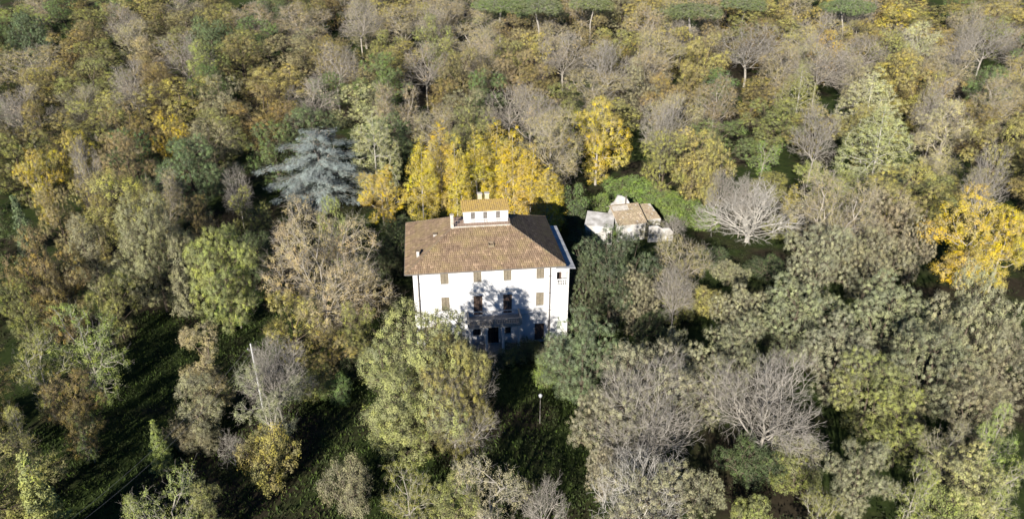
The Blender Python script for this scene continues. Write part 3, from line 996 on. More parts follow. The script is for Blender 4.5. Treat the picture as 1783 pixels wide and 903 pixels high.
def cedar(key, seed, R=7.0, h=15.0):
    rng = np.random.default_rng(seed)
    P, D, TH = [], [], []
    nl = 13
    for i in range(nl):
        f = i / (nl - 1)
        z0 = 3.0 + (h - 3.4) * f
        w = R * (1 - 0.72 * f ** 2.0) * (0.75 + 0.4 * rng.random())
        nb = int(6 - 2 * f)
        for b in range(nb):
            th = 2 * PI * (b + 0.5 * (i % 2)) / nb + rng.normal(0, 0.3)
            wl = w * (0.6 + 0.5 * rng.random())
            lift = rng.normal(0.02, 0.10)
            n = max(2, int(wl / 0.5))
            for q in range(1, n + 1):
                rr = wl * q / n
                for s in ((0,) if q < 2 else (-1, 0, 1)):
                    wid = 0.62 * min(1.0, (n - q + 1) / 3) * (0.5 + rr / wl)
                    a = th + s * wid / max(rr, 0.8)
                    P.append((math.cos(a) * rr, math.sin(a) * rr, z0 + lift * rr - 0.028 * rr * rr + rng.normal(0, 0.07)))
                    D.append((math.cos(a + s * 0.5), math.sin(a + s * 0.5), 0.15 - 0.05 * rr))
    P, D = np.array(P), np.array(D)
    D /= np.linalg.norm(D, axis=1, keepdims=True)
    tr = trunk_line(rng, h * 0.98, 0.015, 16)
    nodes, par, r, kids = grow(P, tr, 0.25, rng, 0.8, 0.018, 2.1)
    V, Q = skeleton_mesh(nodes, par, r, key, None)
    tm = quads_mesh("trunk", V, Q, M['bark_mauve'])
    keep = rng.random(len(P)) > 0.24
    lv = leaves(P[keep], D[keep], 54, 0.46, 0.30, rng, flat=1.0, spread=0.45, up=1.1, aspect=0.16, needle=True)
    Vv = lv[0].copy()
    PROTO.setdefault(key, []).append(Proto(R, h, [("trunk", tm, None), ("crown", quads_mesh("crown", Vv, lv[1], M['needle'], lv[2]), "stuff")]))
def pine(key, seed, R=6.5, h=17.0):
    rng = np.random.default_rng(seed)
    B = []
    for i in range(26):
        rr = R * math.sqrt((i + 0.5) / 26) * 0.84
        th = i * 2.4 + rng.random() * 0.5
        B.append((math.cos(th) * rr, math.sin(th) * rr, h - 1.5 - 1.6 * (rr / R) ** 2 + rng.normal(0, 0.12), 1.6 + 0.5 * rng.random()))
    B = np.array(B)
    P, D, bi = blob_points(rng, B, 0.66, 9000, 0.75, 0.75)
    up_ = P[:, 2] > h - 4.4
    P, D, bi = P[up_], D[up_], bi[up_]
    tr = trunk_line(rng, h * 0.5, 0.03, 7)
    nodes, par, r, kids = grow(np.concatenate([B[:, :3] - [0, 0, 0.6], P]), tr, 0.5, rng, 0.7, 0.022, 2.15)
    V, Q = skeleton_mesh(nodes, par, r, key, None)
    tm = quads_mesh("trunk", V, Q, M['bark_pale'])
    lv = leaves(P, D, 50, 0.5, 0.24, rng, up=0.5, aspect=0.35, blob=rng.random(len(B))[bi])
    PROTO.setdefault(key, []).append(Proto(R, h, [("trunk", tm, None), ("crown", quads_mesh("crown", *lv[:2], M['needle'], lv[2]), "stuff")]))

for s in range(7):
    broadleaf('oak', 100 + s, R=6.0, h=15.0 + 1.5 * (s % 3), nblob=26 + 4 * (s % 4), hb=0.6 + 0.6 * (s % 3), mind=0.80, nleaf=83, tuft=0.44, size=0.141, gap=0.04, twigs=2, rmin=0.18, rmax=0.34, lowfrac=0.65, spread=0.42)
for s in range(2):
    broadleaf('lush', 130 + s, nblob=56 + 4 * s, hb=0.0, mind=0.66, nleaf=121, tuft=0.40, size=0.122, gap=0.0, twigs=1, rmin=0.19, rmax=0.36, lowfrac=0.75, spread=0.42, core=0.66)
for s in range(4):
    broadleaf('thin', 150 + s, nblob=28 + 4 * (s % 3), hb=1.0, mind=0.76, nleaf=64, tuft=0.50, size=0.133, gap=0.06, twigs=4, bark='bark_mauve', rmin=0.22, rmax=0.38, inner=0.6, lowfrac=0.65, spread=0.6)
broadleaf('grand', 170, R=8.5, h=18.0, hb=1.0, nblob=44, mind=0.82, nleaf=72, tuft=0.50, size=0.133, gap=0.05, twigs=3, bark='bark_mauve', rmin=0.18, rmax=0.32, inner=0.65, lowfrac=0.65, spread=0.6)
for s in range(4):
    broadleaf('holm', 200 + s, R=6.0, h=13.0, hb=0.4, nblob=40 + 4 * (s % 3), mind=0.74, nleaf=106, tuft=0.38, size=0.118, leafmat='leaf_gloss', rmin=0.16, rmax=0.31, up=0.0, lowfrac=0.5, spread=0.32, core=0.6)
for s in range(3):
    broadleaf('gold', 250 + s, R=6.0, h=16.0, hb=0.8, nblob=30 + 4 * s, mind=0.84, nleaf=95, tuft=0.52, size=0.148, gap=0.08, bark='bark_mauve', rmin=0.22, rmax=0.40, lowfrac=0.65, spread=0.6)
for s in range(3):
    broadleaf('sprig', 300 + s, R=5.0, h=13.0, hb=0.5, nblob=26 + 4 * (s % 2), mind=0.76, nleaf=76, tuft=0.46, size=0.137, gap=0.16, bark='bark_pale', rmin=0.20, rmax=0.34, lowfrac=0.8, twigs=1)
for s in range(3):
    broadleaf('column', 330 + s, R=3.0, h=14.0, hb=0.2, nblob=44, mind=0.56, nleaf=76, tuft=0.38, size=0.125, rmin=0.32, rmax=0.55, lowfrac=0.95, leafmat='leaf_gloss')
for s in range(3):
    broadleaf('shrub', 360 + s, R=3.0, h=4.6, hb=-0.8, nblob=28, mind=0.50, nleaf=64, tuft=0.34, size=0.114, rmin=0.28, rmax=0.45, lowfrac=0.35)
for s in range(3): poplar('poplar', 400 + s)
for s in range(2): poplar('tall', 420 + s, R=4.6, h=19.0, hb=0.6, nleaf=68, mind=0.74, size=0.144, bark='bark_white')
for s in range(2): conifer('conifer', 440 + s)
cedar('cedar', 460)
for s in range(2): pine('pine', 470 + s)
for s in range(3): bare('bare', 500 + s, bark='bark_pale', hb=0.8, forks=2)
for s in range(2): bare('stems', 580 + s, R=5.0, h=12.0, hb=0.3, npts=620, tip=0.014, nt=5, tl=0.75, tr_=0.009, forks=2)
for s in range(2): bare('white', 520 + s, R=6.0, h=9.0, hb=0.3, npts=520, bark='bark_white', tip=0.026, nt=4, tl=0.8, tr_=0.014, forks=2, topheavy=0.8)
for s in range(2): bare('mauve', 540 + s, R=5.0, h=16.0, hb=1.5, forks=2, bark='bark_mauve', nt=5, leafy=0.12)
bare('bush', 560, R=3.0, h=5.0, hb=0.2, npts=260, bark='bark_pale', tip=0.014, nt=4, tl=0.5, tr_=0.009, forks=2)

# colours of sunlit foliage read off the photograph, turned into leaf albedo below
COL = dict(rust=(144, 129, 82), brown=(142, 131, 90), taupe=(158, 146, 106), olive=(140, 140, 84), goldolive=(164, 154, 92), sage=(138, 136, 90), gold=(190, 167, 74),
           yellow=(184, 168, 80), lime=(146, 152, 90), green=(108, 126, 76), bluegreen=(106, 121, 84), grey=(143, 139, 107), dark=(86, 96, 66),
           pale=(190, 184, 134), palelime=(172, 171, 120), blue=(136, 145, 138), pine=(112, 126, 80), bright=(124, 142, 78), tan=(168, 154, 114), mauve=(152, 142, 120), white=(200, 192, 172))
KALB = 0.95
WORD = dict(rust="rust-brown", brown="dull brown", taupe="taupe", olive="olive", goldolive="golden-olive", sage="yellow-green", gold="golden-yellow", yellow="yellow", lime="lime-green",
            green="mid-green", bluegreen="blue-green", grey="grey-green", dark="dark green", pale="pale straw", palelime="pale lime", blue="blue-grey", pine="bright green",
            bright="bright green", tan="pale tan", mauve="mauve-grey", white="whitish")
KIND = dict(grand=("oak_tree", "huge oak", "tree"), lush=("broadleaf_tree", "dense leafy tree", "tree"), oak=("oak_tree", "leafy oak", "tree"), thin=("autumn_tree", "half-bare tree", "tree"), holm=("holm_oak", "evergreen oak", "tree"), gold=("maple_tree", "autumn maple", "tree"),
            sprig=("young_tree", "open sprawling tree", "tree"), column=("ivy_clad_tree", "columnar ivy-clad tree", "tree"), shrub=("shrub", "rounded shrub", "shrub"),
            poplar=("poplar_tree", "upright poplar", "tree"), tall=("tall_poplar", "tall feathery poplar", "tree"), conifer=("conifer_tree", "pointed conifer", "tree"),
            cedar=("cedar_tree", "layered cedar", "tree"), pine=("umbrella_pine", "flat-topped pine", "tree"), bare=("bare_tree", "bare branching tree", "tree"), stems=("bare_tree", "bare many-stemmed tree", "tree"),
            white=("leafless_tree", "leafless white-limbed tree", "tree"), mauve=("twiggy_tree", "twiggy leafless tree", "tree"), bush=("bare_shrub", "bare twiggy shrub", "shrub"))
TREES = []                  # (x, y, R, h, species, colour, label or None, explicit)
def T(px, py, w, sp, colr, h=16.0, label=None, n=None):
    """a tree whose top stands at photo point (px,py), h metres high, its crown w photo pixels wide"""
    x, y, z0 = at_ground(px, py, h * 0.97)
    R = w / 2 * depth(x, y, z0 + h * 0.7) / FPX
    TREES.append([x, y, R, h, sp, colr, label, True])

# --- foreground, left to right
T(40, 798, 100, 'conifer', 'lime', 11)
T(285, 828, 150, 'sprig', 'lime', 10)
T(215, 868, 70, 'sprig', 'lime', 8)
T(350, 838, 60, 'column', 'lime', 8)
T(458, 760, 105, 'shrub', 'goldolive', 6.5)
T(455, 648, 120, 'sprig', 'grey', 10)
T(470, 605, 120, 'stems', 'white', 10)
T(400, 760, 50, 'bush', 'white', 4)
T(338, 560, 78, 'column', 'taupe', 13)
T(335, 650, 70, 'column', 'grey', 9)
T(310, 730, 60, 'shrub', 'grey', 4)
T(265, 735, 50, 'conifer', 'lime', 6)
T(345, 745, 55, 'shrub', 'grey', 3.2)
T(602, 812, 90, 'shrub', 'grey', 6)
T(705, 800, 100, 'sprig', 'olive', 9)
T(850, 792, 155, 'sprig', 'grey', 11)
T(790, 830, 90, 'column', 'olive', 9)
T(945, 850, 90, 'bush', 'white', 6)
T(1140, 822, 210, 'holm', 'grey', 10)
T(1120, 820, 170, 'white', 'white', 9)
T(1055, 775, 70, 'holm', 'grey', 7)
T(1510, 772, 117, 'holm', 'grey', 9.1)
T(1440, 850, 90, 'sprig', 'olive', 7)
T(1345, 640, 210, 'stems', 'white', 12.5, "large bare tree with pale spreading branches in front of the evergreen oaks")
T(1135, 648, 185, 'stems', 'white', 13.5)
T(1125, 600, 200, 'holm', 'grey', 14)
T(1235, 610, 125, 'holm', 'grey', 10.2)
T(1060, 680, 140, 'holm', 'grey', 10)
T(1020, 555, 140, 'holm', 'bluegreen', 12)
T(953, 625, 50, 'shrub', 'bright', 4.2)
T(985, 590, 80, 'column', 'bluegreen', 8)
T(722, 535, 212, 'lush', 'sage', 18, "big yellow-green tree standing right in front of the villa's left half")
T(782, 572, 140, 'lush', 'olive', 16)
T(690, 640, 130, 'column', 'olive', 12)
T(788, 628, 140, 'stems', 'white', 12.5)
T(700, 700, 90, 'shrub', 'green', 5)
T(585, 660, 60, 'shrub', 'green', 3.5)
T(548, 375, 230, 'grand', 'tan', 18, "huge pale tan tree left of the villa")
T(500, 500, 120, 'oak', 'goldolive', 11)
T(610, 520, 80, 'oak', 'olive', 11)
T(570, 575, 90, 'oak', 'goldolive', 8)
T(60, 405, 135, 'oak', 'rust', 16)
T(130, 528, 150, 'sprig', 'lime', 13)
T(45, 575, 110, 'sprig', 'olive', 12)
T(105, 648, 115, 'oak', 'rust', 11)
T(135, 712, 45, 'sprig', 'lime', 7)
T(8, 700, 70, 'sprig', 'olive', 10)
T(245, 340, 130, 'lush', 'grey', 18)
T(370, 392, 120, 'lush', 'lime', 16)
T(400, 470, 80, 'sprig', 'bright', 9)
T(290, 380, 50, 'conifer', 'grey', 15)
T(140, 372, 65, 'column', 'grey', 14)
T(145, 303, 80, 'oak', 'goldolive', 16)
T(25, 350, 65, 'conifer', 'bluegreen', 14)
T(48, 255, 75, 'gold', 'yellow', 15)
T(320, 238, 115, 'lush', 'bluegreen', 16)
T(408, 298, 55, 'bare', 'white', 12)
T(335, 340, 85, 'oak', 'brown', 15)
T(550, 228, 215, 'cedar', 'blue', 15, "spreading blue-grey cedar behind and left of the villa")
T(570, 335, 62, 'oak', 'lime', 13)
T(660, 294, 85, 'gold', 'gold', 11)
for (px, py, w) in ((730, 238, 62), (764, 214, 66), (792, 240, 50), (828, 224, 60), (862, 211, 68), (895, 226, 64), (925, 250, 64), (955, 290, 60)):
    T(px, py, w, 'poplar', 'gold', 17 - max(0, (py - 240) / 12))
T(1045, 183, 118, 'gold', 'gold', 17)
T(1070, 396, 155, 'holm', 'dark', 15, "dark green evergreen oak beside the villa's right corner")
T(1025, 445, 95, 'holm', 'dark', 11)
T(1110, 470, 90, 'holm', 'grey', 10)
T(1190, 408, 110, 'thin', 'brown', 13)
T(1180, 470, 80, 'bare', 'white', 10)
T(1232, 500, 66, 'shrub', 'goldolive', 4.5)
T(1180, 520, 60, 'shrub', 'olive', 4)
T(1312, 338, 170, 'white', 'white', 9, "sprawling dead white tree beside the evergreen oaks")
T(1262, 298, 50, 'bare', 'white', 11)
T(1300, 312, 50, 'bare', 'white', 11)
T(1432, 345, 41, 'holm', 'grey', 9.8)
T(1385, 322, 34, 'poplar', 'yellow', 8)
T(1555, 330, 137, 'holm', 'grey', 13.2)
T(1500, 355, 66, 'holm', 'grey', 10.2)
T(1610, 380, 75, 'holm', 'grey', 11.2)
T(1440, 392, 125, 'holm', 'grey', 13.1)
T(1530, 400, 137, 'holm', 'grey', 12.2)
T(1718, 332, 155, 'gold', 'gold', 16, "broad golden-yellow maple at the right edge above the evergreen oaks")
T(1770, 360, 90, 'gold', 'gold', 14)
T(1715, 478, 150, 'holm', 'grey', 16.8)
T(1560, 490, 159, 'holm', 'grey', 12.2)
T(1395, 492, 150, 'holm', 'grey', 12.1)
T(1295, 500, 108, 'holm', 'grey', 10.2)
T(1285, 560, 125, 'holm', 'grey', 10.2)
T(1470, 560, 159, 'holm', 'grey', 11.2)
T(1640, 570, 167, 'holm', 'grey', 12.2)
T(1770, 560, 125, 'holm', 'grey', 12.2)
T(1530, 625, 142, 'holm', 'olive', 10.2)
T(1710, 640, 142, 'holm', 'grey', 10.2)
T(1590, 690, 110, 'oak', 'lime', 9)
T(1748, 712, 75, 'sprig', 'lime', 9)
T(1665, 735, 100, 'sprig', 'grey', 9)
T(1610, 805, 80, 'sprig', 'lime', 8)
T(1700, 780, 130, 'oak', 'palelime', 9)
T(1760, 800, 90, 'sprig', 'lime', 8)
T(1660, 850, 100, 'shrub', 'lime', 5)
T(1312, 872, 70, 'shrub', 'lime', 4)
T(1240, 830, 58, 'holm', 'grey', 5.2)
T(1390, 800, 80, 'shrub', 'olive', 4)
for a in ((95, 455, 90, 'oak', 'brown', 12), (185, 470, 80, 'oak', 'olive', 11), (15, 480, 80, 'oak', 'olive', 12), (215, 300, 80, 'oak', 'olive', 14), (85, 320, 70, 'oak', 'brown', 13), (275, 300, 70, 'thin', 'taupe', 13),
          (430, 330, 70, 'oak', 'olive', 11), (440, 400, 60, 'lush', 'dark', 9), (690, 380, 90, 'lush', 'dark', 10), (655, 420, 70, 'lush', 'dark', 8), (620, 600, 70, 'shrub', 'dark', 5), (545, 640, 70, 'shrub', 'olive', 4.5),
          (1240, 262, 80, 'oak', 'goldolive', 10), (1345, 300, 70, 'lush', 'olive', 7), (1450, 310, 80, 'lush', 'lime', 8), (1640, 305, 80, 'lush', 'olive', 9), (1700, 290, 80, 'oak', 'goldolive', 11)):
    T(*a)
for (px, py, w, c, h) in ((735, 560, 60, 'dark', 3.2), (775, 588, 55, 'dark', 2.6), (805, 600, 45, 'dark', 2.2), (905, 598, 60, 'dark', 2.0), (935, 600, 50, 'dark', 1.8), (965, 590, 55, 'grey', 3.4), (890, 610, 45, 'olive', 1.6), (830, 615, 60, 'dark', 1.5), (865, 618, 50, 'dark', 1.4)):
    T(px, py, w, 'shrub', c, h)
for a in ((1300, 770, 90, 'shrub', 'dark', 5), (1395, 760, 90, 'shrub', 'grey', 5), (1345, 790, 80, 'shrub', 'dark', 3.5), (1275, 455, 60, 'shrub', 'grey', 4), (1340, 452, 70, 'shrub', 'dark', 3.5), (1240, 430, 60, 'shrub', 'dark', 4),
          (1130, 545, 80, 'shrub', 'dark', 4.5), (1180, 570, 70, 'holm', 'grey', 8), (1360, 380, 60, 'shrub', 'olive', 3.5), (1415, 395, 60, 'shrub', 'grey', 4)):
    T(*a)
# --- by the cottage
T(1082, 310, 80, 'shrub', 'bright', 4.2)
T(1112, 318, 90, 'shrub', 'bright', 4.2)
T(1142, 328, 90, 'shrub', 'bright', 4.2)
T(1168, 338, 80, 'shrub', 'bright', 4.0)
T(1045, 338, 40, 'shrub', 'bright', 4.0)
T(1068, 392, 34, 'shrub', 'bright', 3.0)
T(1020, 400, 60, 'shrub', 'dark', 3.0)
T(1130, 385, 60, 'shrub', 'grey', 3.0)
T(1000, 320, 60, 'oak', 'green', 9)
T(1215, 358, 85, 'shrub', 'bright', 4.5)
T(1175, 378, 45, 'bush', 'white', 4)
T(1000, 350, 50, 'holm', 'dark', 6)
# --- wood behind the villa, left
for a in ((35, 8, 85, 'oak', 'lime'), (148, 10, 95, 'oak', 'olive'), (208, 15, 62, 'mauve', 'mauve'), (300, 14, 130, 'oak', 'brown'), (372, 10, 80, 'oak', 'olive'), (432, 8, 105, 'thin', 'taupe'),
          (525, 8, 115, 'thin', 'taupe'), (45, 82, 130, 'thin', 'taupe'), (112, 50, 80, 'oak', 'rust'), (150, 102, 130, 'oak', 'olive'), (255, 66, 100, 'oak', 'taupe'), (315, 66, 100, 'mauve', 'mauve'),
          (415, 50, 100, 'oak', 'olive'), (498, 58, 110, 'oak', 'taupe'), (582, 86, 92, 'mauve', 'taupe'), (352, 106, 80, 'oak', 'green'), (295, 132, 150, 'oak', 'goldolive'), (480, 108, 110, 'oak', 'goldolive'),
          (452, 148, 130, 'oak', 'rust'), (292, 190, 72, 'oak', 'gold'), (358, 205, 110, 'oak', 'grey'), (532, 178, 120, 'oak', 'bluegreen'), (470, 205, 100, 'oak', 'green'), (30, 180, 90, 'oak', 'rust'),
          (160, 160, 125, 'oak', 'goldolive'), (212, 178, 90, 'oak', 'rust'), (118, 222, 75, 'oak', 'yellow'), (208, 228, 92, 'oak', 'taupe'), (140, 250, 50, 'mauve', 'mauve'),
          (625, 10, 80, 'mauve', 'taupe'), (700, 10, 100, 'thin', 'taupe'), (752, 15, 62, 'mauve', 'taupe'), (822, 44, 112, 'thin', 'taupe'), (903, 82, 85, 'oak', 'taupe'), (842, 116, 88, 'oak', 'green'),
          (740, 82, 80, 'mauve', 'taupe'), (657, 90, 100, 'oak', 'brown'), (983, 62, 92, 'mauve', 'taupe'), (1062, 75, 90, 'bare', 'white'), (1130, 88, 85, 'thin', 'taupe'), (937, 106, 85, 'oak', 'rust'),
          (925, 160, 95, 'mauve', 'taupe'), (822, 186, 92, 'oak', 'olive'), (1037, 118, 130, 'thin', 'taupe'), (1165, 128, 90, 'oak', 'rust'), (1160, 178, 92, 'bare', 'white'), (622, 145, 100, 'oak', 'palelime'),
          (685, 145, 90, 'thin', 'taupe'), (645, 188, 95, 'tall', 'palelime'), (1172, 42, 90, 'oak', 'goldolive'), (1105, 50, 80, 'oak', 'olive'),
          (1345, 8, 120, 'oak', 'goldolive'), (1308, 50, 155, 'bare', 'white'), (1250, 40, 75, 'oak', 'brown'), (1400, 45, 80, 'thin', 'goldolive'), (1442, 52, 56, 'oak', 'gold'), (1500, 68, 85, 'mauve', 'mauve'),
          (1610, 40, 75, 'thin', 'pale'), (1728, 36, 112, 'bare', 'white'), (1522, 34, 90, 'oak', 'rust'), (1654, 4, 120, 'oak', 'goldolive'), (1755, 4, 90, 'oak', 'goldolive'), (1570, 4, 90, 'oak', 'yellow'),
          (1250, 136, 82, 'thin', 'brown'), (1206, 106, 70, 'oak', 'rust'), (1215, 216, 100, 'oak', 'goldolive'), (1432, 186, 82, 'bare', 'white'),
          (1400, 115, 75, 'tall', 'olive'), (1527, 122, 100, 'tall', 'pale'), (1545, 190, 130, 'tall', 'palelime'), (1630, 120, 112, 'oak', 'goldolive'), (1643, 148, 72, 'mauve', 'mauve'), (1660, 172, 112, 'thin', 'pale'),
          (1750, 135, 90, 'thin', 'taupe'), (1755, 205, 105, 'oak', 'goldolive'), (1735, 260, 70, 'bare', 'white'), (1160, 222, 95, 'oak', 'olive'), (1250, 235, 70, 'oak', 'goldolive')):
    h = {'mauve': 17, 'tall': 18, 'bare': 17}.get(a[3], 16) 
    T(*a, h)
for (px, py, w) in ((870, -8, 88), (940, -4, 82), (1030, -10, 70), (1208, 3, 88), (1297, -10, 66), (1478, -4, 76)):
    T(px, py + 6, w * 1.08, 'pine', 'pine', 17.5)
for (px, py, sp, c) in ((850, 20, 'thin', 'taupe'), (905, 45, 'oak', 'taupe'), (965, 38, 'thin', 'taupe'), (1030, 26, 'oak', 'brown'), (1190, 42, 'mauve', 'mauve'), (1228, 46, 'thin', 'taupe'), (1297, 26, 'oak', 'olive'), (1462, 36, 'oak', 'goldolive'), (1500, 34, 'thin', 'goldolive')):
    T(px, py, 74, sp, c, 14)
T(1335, 188, 48, 'oak', 'dark', 9)
T(1335, 243, 54, 'sprig', 'bright', 8)
T(1372, 193, 36, 'column', 'bright', 9)
T(1420, 280, 60, 'shrub', 'lime', 5)
T(1480, 300, 80, 'oak', 'lime', 8)
T(1560, 285, 90, 'oak', 'palelime', 9)
T(1640, 270, 90, 'thin', 'goldolive', 10)

# --- the rest of the wood, filled between the trees above
rng = np.random.default_rng(11)
def inside(poly, x, y):
    r = False
    for i in range(len(poly)):
        (x0, y0), (x1, y1) = poly[i - 1], poly[i]
        if (y0 > y) != (y1 > y) and x < (x1 - x0) * (y - y0) / (y1 - y0) + x0: r = not r
    return r
n_explicit = len(TREES)
cand = rng.random((9000, 2)) * np.array([560, 400]) + np.array([-280, -25])
for x, y in cand:
    hgt = 12.0 + 7.0 * rng.random()
    px, py = proj(x, y, gz(x, y) + hgt)
    inframe = -90 < px < 1873
    if y > 25 and (px < -110 - max(0, 90 - y) * 5 or px > 1890): continue
    if y < 60 and (x > 60 or x < -95): continue
    if y > 285 or py < -75: continue
    if inframe and y > 25:
        if py > 410: continue
        if 980 < px < 1190 and py > 185: continue
        if 1190 <= px < 1420 and py > 215: continue
        if 1420 <= px and py > 300: continue
        if 440 < px < 980 and py > 205: continue
        if px <= 440 and py > 400: continue
    elif y <= 25:
        if y < -22: continue
        if -22 < x < 22 and y > 8: continue
        if abs(x) < 14: continue                    # the drone hangs over a gap
    R = 5.6 + 1.6 * rng.random() + max(0, (y - 180) / 160)
    if y <= 25: R *= 0.8
    ok = True
    for t in TREES:
        md = (R + t[2]) * (0.6 if t[4] == 'pine' else 0.74 if t[7] else 0.77)
        if (t[0] - x) ** 2 + (t[1] - y) ** 2 < md * md:
            ok = False
            break
    if not ok: continue
    q = rng.random()
    right = px > 1150
    if right:
        sp, c = (('oak', 'goldolive') if q < .30 else ('oak', 'olive') if q < .42 else ('thin', 'taupe') if q < .60 else ('thin', 'goldolive') if q < .70 else ('mauve', 'mauve') if q < .74 else ('bare', 'white') if q < .79 else ('oak', 'rust') if q < .93 else ('oak', 'green') if q < .96 else ('gold', 'yellow'))
    else:
        sp, c = (('oak', 'rust') if q < .13 else ('oak', 'brown') if q < .25 else ('thin', 'taupe') if q < .42 else ('oak', 'olive') if q < .62 else ('oak', 'goldolive') if q < .74 else ('mauve', 'mauve') if q < .78 else ('oak', 'grey') if q < .86 else ('oak', 'green') if q < .96 else ('lush', 'bluegreen'))
    if y <= 25: sp, c = ('oak', 'olive')
    if px < 0 and y < 95: hgt = min(hgt, 11.5)
    if y <= 25 and y > 5: hgt = min(hgt, 11)
    TREES.append([x, y, R, hgt, sp, c, None, False])

# labels that single out each tree: by look, by the landmark it is nearest to, the side it is on and its rank there
LAND = [("white villa", 845, 500), ("blue-grey cedar", 550, 290), ("yellow poplar row", 850, 270), ("ruined cottage", 1085, 370), ("white utility pole", 440, 630), ("dead white tree", 1312, 400),
        ("right-edge maple", 1718, 390), ("umbrella pines", 920, 10), ("big pale tan tree", 548, 470), ("top left corner", 0, 0), ("top right corner", 1783, 0), ("bottom left corner", 0, 903), ("bottom right corner", 1783, 903),
        ("left edge's middle", 0, 450), ("maple behind the cottage", 1045, 240)]
ORD = ["nearest", "second nearest", "third nearest", "fourth nearest", "fifth nearest", "sixth nearest", "seventh nearest", "eighth nearest", "ninth nearest", "tenth nearest", "eleventh nearest", "twelfth nearest"]
def side(dx, dy):
    a = math.degrees(math.atan2(-dy, dx)) % 360
    return ["right of", "up and right of", "above", "up and left of", "left of", "down and left of", "below", "down and right of"][int((a + 22.5) // 45) % 8]
def look(t):
    if t[4] in ('white', 'bare', 'mauve', 'bush', 'stems'): return {'stems': "bare many-stemmed tree", 'white': "leafless white-limbed tree", 'bare': "bare pale-branched tree", 'mauve': "twiggy mauve-grey leafless tree", 'bush': "bare twiggy shrub"}[t[4]]
    return WORD[t[5]] + " " + KIND[t[4]][1]
buckets = {}
for i, t in enumerate(TREES):
    px, py = proj(t[0], t[1], gz(t[0], t[1]) + t[3] * 0.75)
    if not (-40 < px < 1823 and -60 < py < 940):
        t[6] = t[6] or look(t) + " in the wood beyond the edge of view"
        t.append("trees beyond the edge of view")
        continue
    t.append("shrubs around the villa" if KIND[t[4]][2] == "shrub" else "trees of the wood behind the villa" if t[1] > 100 else "trees around the villa")
    if t[6]: continue
    L = min(LAND, key=lambda l: (l[1] - px) ** 2 + (l[2] - py) ** 2)
    px, py = min(max(px, 0), 1783), min(max(py, 0), 903)
    d = math.hypot(px - L[1], py - L[2])
    sd = "at" if d < 130 and ("corner" in L[0] or "edge" in L[0]) else side(px - L[1], py - L[2])
    buckets.setdefault((look(t), L[0], sd), []).append((d, i))
for (lk, ln, sd), lst in buckets.items():
    lst.sort()
    for k, (d, i) in enumerate(lst):
        lbl = f"{lk} {sd} the {ln}"
        if len(lst) > 1: lbl += f", {ORD[min(k, 11)]} such"
        TREES[i][6] = lbl.strip()

count = {}
rng = np.random.default_rng(5)
for (x, y, R, h, sp, c, label, expl, group) in TREES:
    protos = PROTO[sp]
    k = count.get(sp, 0)
    count[sp] = k + 1
    p = protos[k % len(protos)]
    root = empty(KIND[sp][0], (x, y, gz(x, y) - 0.05), rng.random() * 2 * PI)
    sxy = R / p.R
    root.scale = (sxy * (0.94 + 0.12 * rng.random()), sxy * (0.94 + 0.12 * rng.random()), h / p.h)
    tag(root, label, KIND[sp][2], group)
    base = np.array(lin(COL[c])) * KALB
    base = base * (1 + rng.normal(0, 0.07)) * (1 + rng.normal(0, 0.035, 3))
    base = np.clip(base, 0.005, 0.5)
    for (nm, me, kd) in p.parts:
        o = link(nm, me, root, kd)
        o.color = (*base, 1.0)

# ------------------------------------------------------------------ utility pole with wires, garden lamp
px_, py_ = at(437, 598, 9.0)
pole = empty("utility_pole", (px_, py_, 0))
tag(pole, "slender white utility pole rising from the trees left of the villa", "pole")
MB().tube([(0, 0, -0.2), (-0.03, 0, 4.5), (-0.06, 0, 9.0)], [0.14, 0.11, 0.08], 12).build("shaft", M['concrete_pole'], pole)
MB().box(-0.5, -0.04, 8.2, 0.4, 0.04, 8.28).build("cross_arm", M['pipe'], pole)
for dx in (-0.45, 0.33): MB().tube([(dx, 0, 8.282), (dx, 0, 8.36), (dx, 0, 8.42)], [0.05, 0.06, 0.03], 8).build("insulator", M['lampglass'], pole)
ex_, ey_ = at(60, 960, 7.5)
for i, dx in enumerate((-0.45, 0.33)):
    pts = []
    for k in range(25):
        f = k / 24
        pts.append((px_ + dx + (ex_ + dx * 1.2 - px_ - dx) * f, py_ + (ey_ - py_) * f, 8.44 + (7.5 - 8.44) * f - (1.3 + 0.25 * i) * 4 * f * (1 - f)))
    w = MB().tube(pts, 0.007, 5).build("power_line", M['wire'])
    tag(w, ("left" if i == 0 else "right") + " of the two wires sagging down-left from the white utility pole", "wire", "wires on the utility pole")
lx, ly = at(941, 690, 3.6)
lamp = empty("garden_lamp", (lx, ly, 0))
tag(lamp, "small garden lamp with pale shade in the dark clearing before the villa", "lamp")
MB().tube([(0, 0, -0.1), (0, 0, 3.5)], [0.06, 0.045], 8).build("post", M['pipe'], lamp)
MB().tube([(0, 0, 3.5), (0, 0, 3.56), (0, 0, 3.8), (0, 0, 3.95)], [0.05, 0.16, 0.22, 0.08], 12).build("shade", M['lampglass'], lamp)

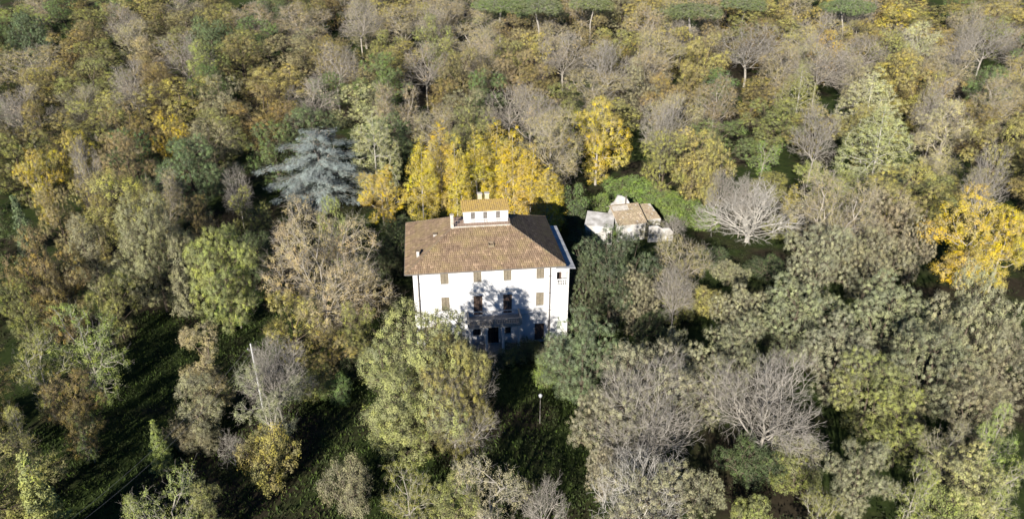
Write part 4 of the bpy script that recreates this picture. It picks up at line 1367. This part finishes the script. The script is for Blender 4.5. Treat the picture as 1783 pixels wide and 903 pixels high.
# ------------------------------------------------------------------ undergrowth and grass
rng = np.random.default_rng(21)
def scatter(n, xr, yr, test):
    P = np.stack([rng.uniform(*xr, n), rng.uniform(*yr, n)], 1)
    return np.array([p for p in P if test(p[0], p[1])])
def off_house(x, y, m=0.4):
    u = (x - OX) * math.cos(YAW) + (y - OY) * math.sin(YAW)
    v = -(x - OX) * math.sin(YAW) + (y - OY) * math.cos(YAW)
    if -m < u < 19.5 + m and -2.8 - m < v < 14.2 + m: return False
    c, s = math.cos(-cyaw), math.sin(-cyaw)
    a, b = (x - CX) * c - (y - CY) * s, (x - CX) * s + (y - CY) * c
    return not (-8 < a < 8 and -5 < b < 4.5)
P = scatter(3600, (-75, 95), (36, 135), lambda x, y: off_house(x, y))
h = 0.25 + 0.9 * rng.random(len(P)) ** 2.5
C3 = np.concatenate([np.stack([P[:, 0] + rng.normal(0, 0.4, len(P)), P[:, 1] + rng.normal(0, 0.4, len(P)), h * f], 1) for f in (0.35, 0.8)])
D3 = np.tile(np.array([[0, 0, 1.0]]), (len(C3), 1))
lv = leaves(C3, D3, 16, np.tile(0.5 + h * 0.4, 2), 0.26, rng, up=0.2)
o = link("undergrowth", quads_mesh("undergrowth", *lv[:2], M['leaf'], lv[2]), None, "stuff")
o.color = (0.035, 0.042, 0.018, 1)
tag(o, "low dark green undergrowth of brambles on the woodland floor", "undergrowth")
P = scatter(38000, (-52, 14), (40, 88), lambda x, y: off_house(x, y))
n = len(P)
ang = rng.random(n) * 2 * PI
hh = 0.12 + 0.3 * rng.random(n)
w_ = 0.05 + 0.07 * rng.random(n)
b0 = np.stack([P[:, 0] - np.cos(ang) * w_, P[:, 1] - np.sin(ang) * w_, np.full(n, -0.02)], 1)
b1 = np.stack([P[:, 0] + np.cos(ang) * w_, P[:, 1] + np.sin(ang) * w_, np.full(n, -0.02)], 1)
ln = rng.normal(0, 0.10, (n, 2))
t1_ = b1 * [0.3, 0.3, 0] + b0 * [0.7, 0.7, 0] + np.stack([ln[:, 0], ln[:, 1], hh], 1)
t0_ = b0 * [0.7, 0.7, 0] + b1 * [0.3, 0.3, 0] + np.stack([ln[:, 0] - np.cos(ang) * 0.01, ln[:, 1], hh * 0.97], 1)
V = np.stack([b0, b1, t1_, t0_], 1).reshape(-1, 3)
tt = np.stack([rng.random(n), rng.random(n), rng.random(n)], 1)
o = link("grass", quads_mesh("grass", V, np.arange(4 * n).reshape(-1, 4), M['leaf'], tt), None, "stuff")
o.color = (0.05, 0.07, 0.02, 1)
tag(o, "rough green grass of the lawn and clearings round the villa", "grass")
print("trees", len(TREES), count, "tris", sum(len(m.polygons) * 2 for m in bpy.data.meshes))
